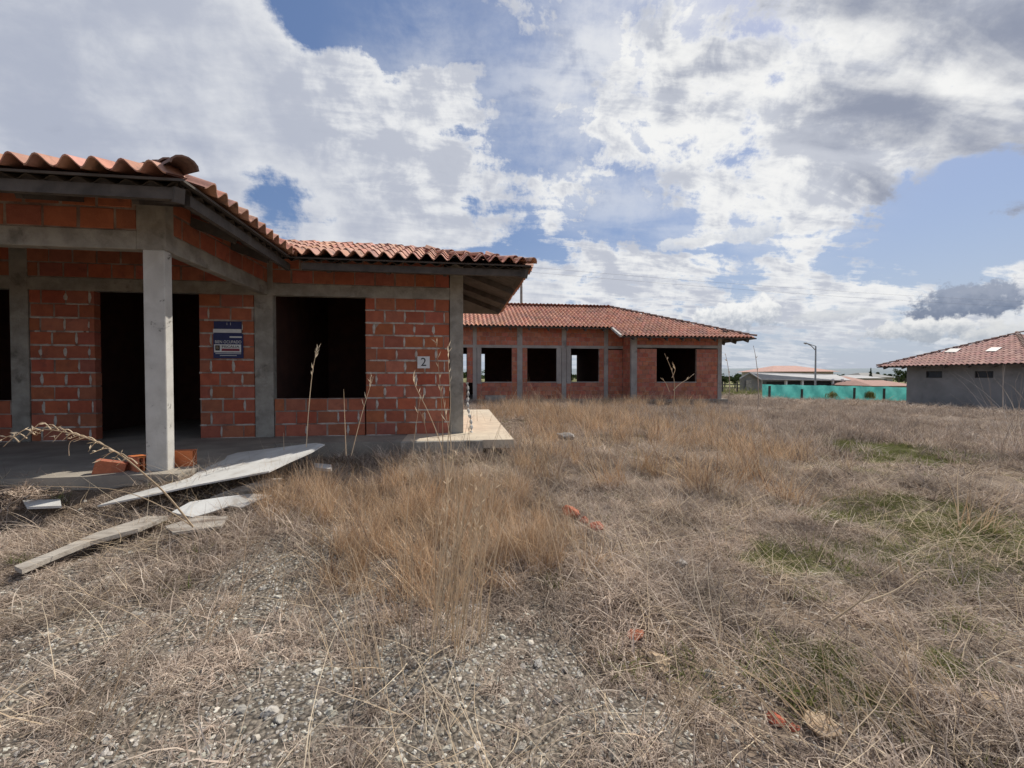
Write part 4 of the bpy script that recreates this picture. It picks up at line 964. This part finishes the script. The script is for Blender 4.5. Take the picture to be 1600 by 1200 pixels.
for i in range(5): proto(K_far, 'field_tuft.%02d' % i, G_mat, 56, .22, (.1,1.2), (.12,.36), (.009,.018), (.05,.25), 4, 400+i)
K_tall = newcoll('tall')
for i in range(5): proto(K_tall, 'tall_tuft.%02d' % i, G_gold, 46, .16, (.0,.6), (.20,.70), (.006,.012), (.0,.16), 6, 450+i)
M_peb = mat('gravel_stone', (.52,.485,.41), (.31,.285,.235), 30, .95, .3, 200, c3=(.22,.20,.18), s3=18, t3=(.55,.7), rnd=.4)
for i in range(6):
    o = bpy.data.objects.new('pebble.%02d' % i, rock_mesh('pebble', M_peb, 700+i, 1, .6)); K_peb.objects.link(o)
def scatter(name, pts, rots, scl, coll, nproto, label, cat, kind='stuff'):
    me = bpy.data.meshes.new(name); me.from_pydata(pts.tolist(), [], [])
    a = me.attributes.new('rot', 'FLOAT_VECTOR', 'POINT'); a.data.foreach_set('vector', rots.ravel())
    if scl.ndim == 1: scl = np.repeat(scl[:, None], 3, 1)
    a = me.attributes.new('scl', 'FLOAT_VECTOR', 'POINT'); a.data.foreach_set('vector', scl.ravel())
    a = me.attributes.new('pick', 'INT', 'POINT'); a.data.foreach_set('value', rng.integers(0, nproto, len(pts)).astype(np.int32))
    o = bpy.data.objects.new(name, me); place(o, None); tag(o, label, cat, None, kind)
    ng = bpy.data.node_groups.new(name, 'GeometryNodeTree')
    ng.interface.new_socket('Geometry', in_out='INPUT', socket_type='NodeSocketGeometry'); ng.interface.new_socket('Geometry', in_out='OUTPUT', socket_type='NodeSocketGeometry')
    gi = ng.nodes.new('NodeGroupInput'); go = ng.nodes.new('NodeGroupOutput'); ip = ng.nodes.new('GeometryNodeInstanceOnPoints'); ci = ng.nodes.new('GeometryNodeCollectionInfo')
    ci.inputs['Collection'].default_value = coll; ci.inputs['Separate Children'].default_value = True; ci.inputs['Reset Children'].default_value = True
    def na(nm, ty): q = ng.nodes.new('GeometryNodeInputNamedAttribute'); q.data_type = ty; q.inputs['Name'].default_value = nm; return q.outputs[0]
    lk = ng.links.new
    lk(gi.outputs[0], ip.inputs['Points']); lk(ci.outputs[0], ip.inputs['Instance']); ip.inputs['Pick Instance'].default_value = True
    lk(na('pick', 'INT'), ip.inputs['Instance Index']); lk(na('rot', 'FLOAT_VECTOR'), ip.inputs['Rotation']); lk(na('scl', 'FLOAT_VECTOR'), ip.inputs['Scale'])
    lk(ip.outputs[0], go.inputs[0])
    md = o.modifiers.new('scatter', 'NODES'); md.node_group = ng; return o
def blocked(x, y):
    s = (x < .85) & (x > -9.3) & (y > 5.95) & (y < 11.4)
    s |= (x < -2.5) & (y > 4.35) & (y < 11.4)
    s |= (x > -3.2) & (x < 12.9) & (y > YL_-.1) & (y < 26) | (x > 8.0) & (x < 12.9) & (y > YR_-.1) & (y < 26)
    s |= (x > XG-.1) & (x < XG2) & (y > yn_) & (y < yfar)
    return s
def sample(n, d0, d1, hw=54, pw=1.):
    """points in the wedge in front of the camera and a little to its sides; pw=1 even per area"""
    u = rng.random(n); d = (d0**(2*pw) + u*(d1**(2*pw)-d0**(2*pw)))**(1/(2*pw))
    a = YAW + np.radians(rng.uniform(-hw, hw, n)); return np.sin(a)*d, np.cos(a)*d
def scat(name, x, y, keep, s0, s1, coll, k, label, cat, tilt=.25, dz=-.005, grow=None, zs=None):
    keep = keep & ~blocked(x, y); x = x[keep]; y = y[keep]; n = len(x); s = rng.uniform(s0, s1, n)
    if grow is not None: s = s*grow(x, y)
    scl = np.stack([s, s, s*(1 if zs is None else zs(x, y))], 1)
    rots = np.stack([rng.uniform(-tilt, tilt, n), rng.uniform(-tilt, tilt, n), rng.uniform(0, 6.283, n)], 1)
    return scatter(name, np.stack([x, y, gz(x, y)+dz], 1), rots, scl, coll, k, label, cat)
U = lambda n: rng.random(n)
# gravel
n = 42000; x, y = sample(n, 1.0, 4.6, 56); kp = U(n) < gravel(x, y)*.85 + .12 + .35*bare(x, y)
scat('gravel', x, y, kp, .005, .0135, K_peb, 6, 'loose pale gravel spread over the foreground ground', 'gravel', .6, .0)
n = 3500; x, y = sample(n, 1.0, 6, 56); kp = U(n) < gravel(x, y)*.6 + .06
scat('coarse_gravel', x, y, kp, .013, .028, K_peb, 6, 'coarser grey stones scattered in the foreground gravel', 'gravel', .6, .0)
# matted grass near
n = 7000; x, y = sample(n, .95, 7.5, 56, .9)
ptch = fbm(x*2.3, y*2.3, 61)
kp = U(n) < (1-gravel(x, y)*.94)*(1-green(x, y)*.92)*(1-bare(x, y)*.75)*sstep(ptch, .30, .52)
scat('matted_grass', x, y, kp, .65, 1.35, K_mat, 6, 'matted brown dead grass covering the near ground', 'grass', .3, zs=lambda x, y: .4+1.4*fbm(x*1.8, y*1.8, 71))
n = 8500; x, y = sample(n, .95, 6, 56); kp = U(n) < (.16+.9*sstep(fbm(x*2.8, y*2.8, 81), .42, .58))*(1-bare(x, y)*.6)
scat('curly_grass', x, y, kp, .55, 1.3, K_curl, 4, 'small curly reddish grass tufts growing through the gravel', 'grass', .3)
# golden tufts
GLD = [G(640,850)+(.75,), G(720,850)+(.85,), G(800,850)+(.7,), G(560,800)+(.5,), G(470,800)+(.45,), G(620,790)+(.8,), G(740,790)+(.8,), G(700,900)+(.5,)]
n = 2600; x, y = sample(n, 2.0, 6.2, 50); gl = sstep(zone(x, y, GLD), .05, .45); kp = U(n) < gl
scat('golden_grass', x, y, kp, .5, 1.05, K_tuft, 6, 'dense golden dry grass standing in front of the slab', 'grass', .25)
n = 2300; x, y = sample(n, 4.6, 20, 50)
kp = (U(n) < sstep(fbm(x*.7, y*.7, 91), .35, .65)*.9) & (x > .7) & (x < 3+y*.45)
scat('tall_dry_grass', x, y, kp, .6, 1.15, K_tall, 5, 'taller dry grass in the field between the two brick houses', 'grass', .35)
# sparse standing stems in foreground
n = 420; x, y = sample(n, 1.2, 5, 54); kp = U(n) < .30
scat('sparse_stems', x, y, kp, .5, .95, K_tuft, 5, 'thin pale stems standing here and there in the foreground', 'grass', .8) if False else None
n = 900; x, y = sample(n, 1.0, 8, 56); kp = U(n) < .75-.45*gravel(x, y)
scat('lying_straw', x, y, kp, .6, 1.15, K_lay, 5, 'long pale straws lying criss-cross on the ground', 'grass', .25, .03)
# field
n = 12000; x, y = sample(n, 5.5, 26, 56, .8); kp = U(n) < (1-green(x, y)*.85)*(1-bare(x, y)*.8)
scat('field_grass', x, y, kp, .5, 1.0, K_far, 5, 'low brown dry grass across the field', 'grass', .3, zs=lambda x, y: .35+.8*sstep(fbm(x*.35, y*.35, 101), .35, .65))
n = 12000; x, y = sample(n, 26, 80, 56, .7); kp = U(n) < .8
scat('far_field_grass', x, y, kp, 1.3, 2.6, K_far, 5, 'thin dry grass in the farther field', 'grass', .3, zs=lambda x, y: .45+0*x)
# green cover
n = 14000; x, y = sample(n, 1.0, 12, 56, .9); kp = (U(n) < green(x, y)*.92+.03) & (gravel(x, y) < .5)
scat('green_weeds', x, y, kp, .5, 1.2, K_green, 4, 'low green weeds spreading at the right', 'weeds', .3)
n = 2500; x, y = sample(n, 26, 50, 56, .7); kp = (U(n) < .7) & (y > 30) & (x < 26)
scat('far_green_field', x, y, kp, 6, 12, K_green, 4, 'green grass growing behind the far house', 'grass', .3)

# ------------------------------------------------------------------ single stalks and plants
def stalk(pix, dist, rad, m, label, seeds=0, group=None, name='grass_stalk', base=True, parent=None, seedlen=.05, r=None, leaves=0):
    """pix: course of the stem from the root up; each point at its own depth (dist may be a list)"""
    r = r or random.Random(int(pix[0][0]*11)); n = len(pix); ds = dist if isinstance(dist, (list, tuple)) else [dist]*n
    P0_ = [at_d(x, y, d) for (x, y), d in zip(pix, ds)]
    pts = []
    for i in range(n-1):
        for k in range(4):
            f = k/4; a_ = P0_[max(i-1,0)]; b_ = P0_[i]; c_ = P0_[i+1]; d_ = P0_[min(i+2,n-1)]
            pts.append(.5*((2*b_)+(c_-a_)*f+(2*a_-5*b_+4*c_-d_)*f*f+(-a_+3*b_-3*c_+d_)*f**3))
    pts.append(P0_[-1]); N_ = len(pts); b = B().tube(pts, [rad*(1-.75*i/(N_-1)) for i in range(N_)], 5)
    t0 = pts[0]; Vv_ = b.V; Ff = b.F
    for i in range(seeds):
        f = r.uniform(.55, 1) ; q = pts[min(int(f*(N_-1)), N_-1)]; d = Vector((r.gauss(0,.6), r.gauss(0,.6), r.uniform(.1,1.2))).normalized()*seedlen*r.uniform(.5,1.2)
        tg = (pts[-1]-pts[-3]).normalized(); d = (d + tg*seedlen*.6)
        s_ = d.cross(Vector((r.gauss(0,1), r.gauss(0,1), r.gauss(0,1)))).normalized()*rad*r.uniform(.6,1.2)
        b.add([q, q+d*.5+s_, q+d, q+d*.5-s_], [(0,1,2,3)])
    for i in range(leaves):
        f = r.uniform(.1,.7); q = pts[int(f*(N_-1))]; a_ = r.uniform(0,6.28); d = Vector((math.cos(a_)*.5, math.sin(a_)*.5, .8)).normalized()*r.uniform(.12,.3)*(pts[-1]-t0).length
        s_ = d.cross(Vector((0,0,1))).normalized()*rad*1.2; mid = q+d*.6; end = q+d+Vector((0,0,-.25*d.length)); b.add([q-s_*.5, q+s_*.5, mid+s_, mid-s_, end], [(0,1,2,3),(3,2,4)])
    sh = [r.random()*.3]*len(b.V)
    return obj(name, b.V, b.F, m, parent, label=label if parent is None else None, cat='grass stalk' if parent is None else None, group=group, loc=t0 if parent is None else None, attr={'shade': sh})
# arching reed at the left, with its stem
reed = thing('dry_reed', 'long dry reed arching over the grass left of the porch column', 'reed', at_d(300, 822, 2.9))
stalk([(302,824),(262,775),(230,745),(190,712),(150,690),(105,676),(60,672),(28,692)], [2.9,2.85,2.8,2.75,2.7,2.7,2.7,2.7], .007, G_straw, '', 0, name='stem', parent=reed)
for i in range(16):
    f = i/15; x = 215-185*f; y = 725-55*math.sin(f*1.9)+0*f if f < .8 else 673+ (f-.8)*90; rr = random.Random(i+3)
    stalk([(x,y),(x-14,y-6+rr.uniform(-6,4)),(x-26-rr.uniform(0,14),y+rr.uniform(-4,14))], 2.72, .0045, G_straw, '', 3, name='dry_leaf', parent=reed, seedlen=.05, r=rr)
stalk([(300,822),(250,790),(200,770),(150,762),(60,760),(0,759)], 2.9, .004, G_straw, 'long nearly level straw stem lying left below the arching reed', 0)
stalk([(108,712),(110,690),(135,683)], [3.6,3.6,3.6], .003, G_straw, 'small hooked dry stem standing on the porch edge at left', 0)
# stalks in front of the near house
TG = 'thin seeded grass stalks in front of the near house'
stalk([(478,712),(481,660),(486,600),(492,560),(497,545)], 4.6, .006, G_straw, 'tall dry stalk rising in front of the large dark window', 14, TG, seedlen=.07)
stalk([(541,712),(539,660),(537,608)], 4.4, .005, G_straw, 'plain short straight stalk below the right end of the dark window', 0, TG)
stalk([(549,712),(562,660),(575,615),(584,588)], 4.4, .005, G_straw, 'stalk leaning right across the window corner', 8, TG, seedlen=.06)
stalk([(444,712),(443,676)], 4.6, .005, G_straw, 'very short stalk in front of the inner column', 0, TG)
stalk([(700,770),(690,700),(672,650),(650,605),(645,588)], 3.6, .005, G_straw, 'stalk leaning left just beneath the number plate', 10, TG, seedlen=.06)
stalk([(690,760),(692,690),(690,630),(684,560),(682,532)], 3.6, .005, G_straw, 'tall upright stalk just right of the number plate', 12, TG, seedlen=.06)
stalk([(700,760),(700,690),(704,630),(701,570),(700,540)], 3.5, .005, G_straw, 'tall upright stalk overlapping the corner column', 12, TG, seedlen=.06)
stalk([(680,760),(672,710),(664,665),(655,640)], 3.6, .004, G_straw, 'lower stalk leaning left under the number plate stalks', 6, TG, seedlen=.06)
stalk([(712,780),(706,700),(697,650),(690,610)], 3.4, .004, G_straw, 'stalk crossing the raised slab block near the corner column', 6, TG, seedlen=.06)
# tall clump in front centre
tc_ = thing('tall_grass_clump', 'tall pale straw clump rising from the gravel in the centre foreground', 'grass clump', at_d(705, 1000, 1.98))
rr = random.Random(77)
for i in range(60):
    x0 = 705+rr.gauss(0,30); y0 = 985+rr.gauss(0,26); hgt_ = rr.uniform(150, 330); lean_ = rr.gauss(28, 26); d = 1.22*650/(y0-588)
    stalk([(x0,y0),(x0+lean_*.3,y0-hgt_*.4),(x0+lean_*.7,y0-hgt_*.75),(x0+lean_*1.1+rr.gauss(0,8),y0-hgt_)], d, .0024, G_straw, '', rr.choice((0,3,5)), name='stem', parent=tc_, r=rr, seedlen=.03)
for k, (bx, by, num, hh, ln, lab) in enumerate([(470,950,14,150,60,'thin pale stems leaning right out of the gravel left of centre'),(560,1070,18,190,-40,'sparse straw stems in the lower centre left'),(1290,1130,26,160,-120,'swept straw clump leaning left at the lower right'),(1440,1120,26,170,-140,'long pale straws swept left at the right bottom'),(330,1000,12,170,110,'long thin straws leaning right in the left foreground'),(120,1150,16,160,90,'straw stems fanning right at the bottom left corner'),(880,900,16,130,-30,'dry grass stems behind the matted tangle right of centre'),(1060,1130,16,130,60,'straw stems by the yellowish stone'),(1130,830,16,110,-20,'pale dry stems in the matted field at centre right')]):
    cl = thing('straw_clump', lab, 'grass clump', at_d(bx, by, 1.22*650/(by-588)), 'clumps of straw in the foreground'); rr = random.Random(500+k)
    for i in range(num):
        x0 = bx+rr.gauss(0,45); y0 = by+rr.gauss(0,28); h__ = hh*rr.uniform(.5,1.2); l__ = ln*rr.uniform(.4,1.5)+rr.gauss(0,20); d = 1.22*650/(y0-588)
        stalk([(x0,y0),(x0+l__*.4,y0-h__*.5),(x0+l__,y0-h__)], [d,d*1.02,d*1.05], .0020, G_straw, '', 0, name='stem', parent=cl, r=rr)
# stalks out in the field
FG = 'tall stalks and shoots in the field'
stalk([(1137,640),(1140,600),(1137,570),(1133,552)], 9, .012, G_mat, 'tall thin stalk right of the far house corner', 4, FG)
stalk([(1184,640),(1185,600),(1181,560),(1177,540)], 9.5, .012, G_mat, 'tall thin stalk left of the turquoise net fence', 4, FG)
tw = thing('dry_shrub', 'leafless branching dry shrub in front of the far house right window', 'shrub', at_d(1050, 640, 13))
stalk([(1052,640),(1054,600),(1048,575),(1038,552)], 13, .018, G_straw, '', 3, name='branch', parent=tw, seedlen=.12)
stalk([(1052,610),(1062,600),(1075,592),(1084,584)], 13, .015, G_straw, '', 3, name='branch', parent=tw, seedlen=.12)
stalk([(1050,590),(1055,577),(1051,566)], 13, .012, G_straw, '', 3, name='branch', parent=tw, seedlen=.12)
stalk([(1046,612),(1040,598),(1032,590)], 13, .012, G_straw, '', 2, name='branch', parent=tw, seedlen=.12)
for k, (bx, by, d, hh, num, lab) in enumerate([(835,640,9.5,62,36,'arching dry grass clump in front of the far house windows'),(880,640,10,50,26,'dry grass clump between the two left far windows'),(740,650,8,40,12,'thin dry shoots by the far end of the cream slab'),(1585,700,6.5,130,70,'big blurred brown grass clump at the right edge of the view'),(1000,650,9,60,22,'dry clump before the brick wall of the far house'),(930,690,6.5,60,30,'golden dry clump right of the cream slab')]):
    cl = thing('grass_clump', lab, 'grass clump', at_d(bx, by, d), 'dry grass clumps in the field'); rr = random.Random(900+k); b = B(); Vq = []; Fq = []; sq_ = []
    sc_ = d/F_PX
    for i in range(num):
        base_ = at_d(bx+rr.gauss(0,18), by+8, d*rr.uniform(.96,1.04))
        ribbon(Vq, Fq, sq_, (base_.x-0, base_.y, base_.z), rr.uniform(0,6.28), rr.uniform(0,.5), hh*sc_*rr.uniform(.6,1.3), .007, rr.uniform(.02,.2), 6, rr, rr.uniform(-1,1))
    # ribbon() keeps blades above z=.002 of its own space, so blades are authored in world space here
    obj('blades', Vq, Fq, G_mat if k == 3 else G_gold, cl, attr={'shade': sq_}, kind='stuff')
# bent yellow reeds at right
br = thing('bent_reed', 'bent yellow reed stems crossing above the grass at the right', 'reed', at_d(1300, 970, 2.07))
stalk([(1300,970),(1345,938),(1375,906),(1404,875)], 1.86, .0055, G_straw, '', 0, name='stem', parent=br)
stalk([(1404,875),(1410,895),(1416,913)], 1.86, .0045, G_straw, '', 0, name='stem', parent=br)
stalk([(1350,942),(1395,925),(1425,905),(1445,892),(1490,890)], 1.88, .0050, G_straw, '', 0, name='stem', parent=br)
stalk([(1310,950),(1340,965),(1370,978)], 1.88, .0035, G_straw, '', 0, name='stem', parent=br)
# weeds
for k, (bx, by, w_, lab) in enumerate([(1551,833,38,'bright green leafy weed at the right edge of the green patch'),(1478,1040,60,'low dark green weed at the lower right'),(1280,1035,40,'yellowish green weed in the straw right of centre'),(1300,622,26,'green bush at the foot of the turquoise net near its white bundle'),(1360,623,22,'small green bush at the foot of the turquoise net farther right')]):
    d = 1.22*650/(by-588) if k < 3 else (29 if k == 3 else 30.5); q = at_d(bx, by, d); rr = random.Random(40+k); r_ = w_/F_PX*d/2*(1 if k < 3 else .7); V = []; Fc = []; sh = []
    zc_ = q.z if k > 2 else float(gz(q.x, q.y))
    for i in range(260 if k < 3 else 110):
        a_ = rr.uniform(0,6.28); qd = r_*math.sqrt(rr.random()); ribbon(V, Fc, sh, (q.x+math.cos(a_)*qd, q.y+math.sin(a_)*qd, zc_+ (r_*1.1*rr.random()**2*(1-.5*qd/r_) if k > 2 else .01)), a_, rr.uniform(.2,1.2), r_*rr.uniform(.3,.7)*(1 if k < 3 else 1.5), r_*.09, .15, 3, rr, rr.uniform(-1,1))
    obj('weed', V, Fc, G_green, None, label=lab, cat='weed', loc=(q.x, q.y, zc_), attr={'shade': sh})
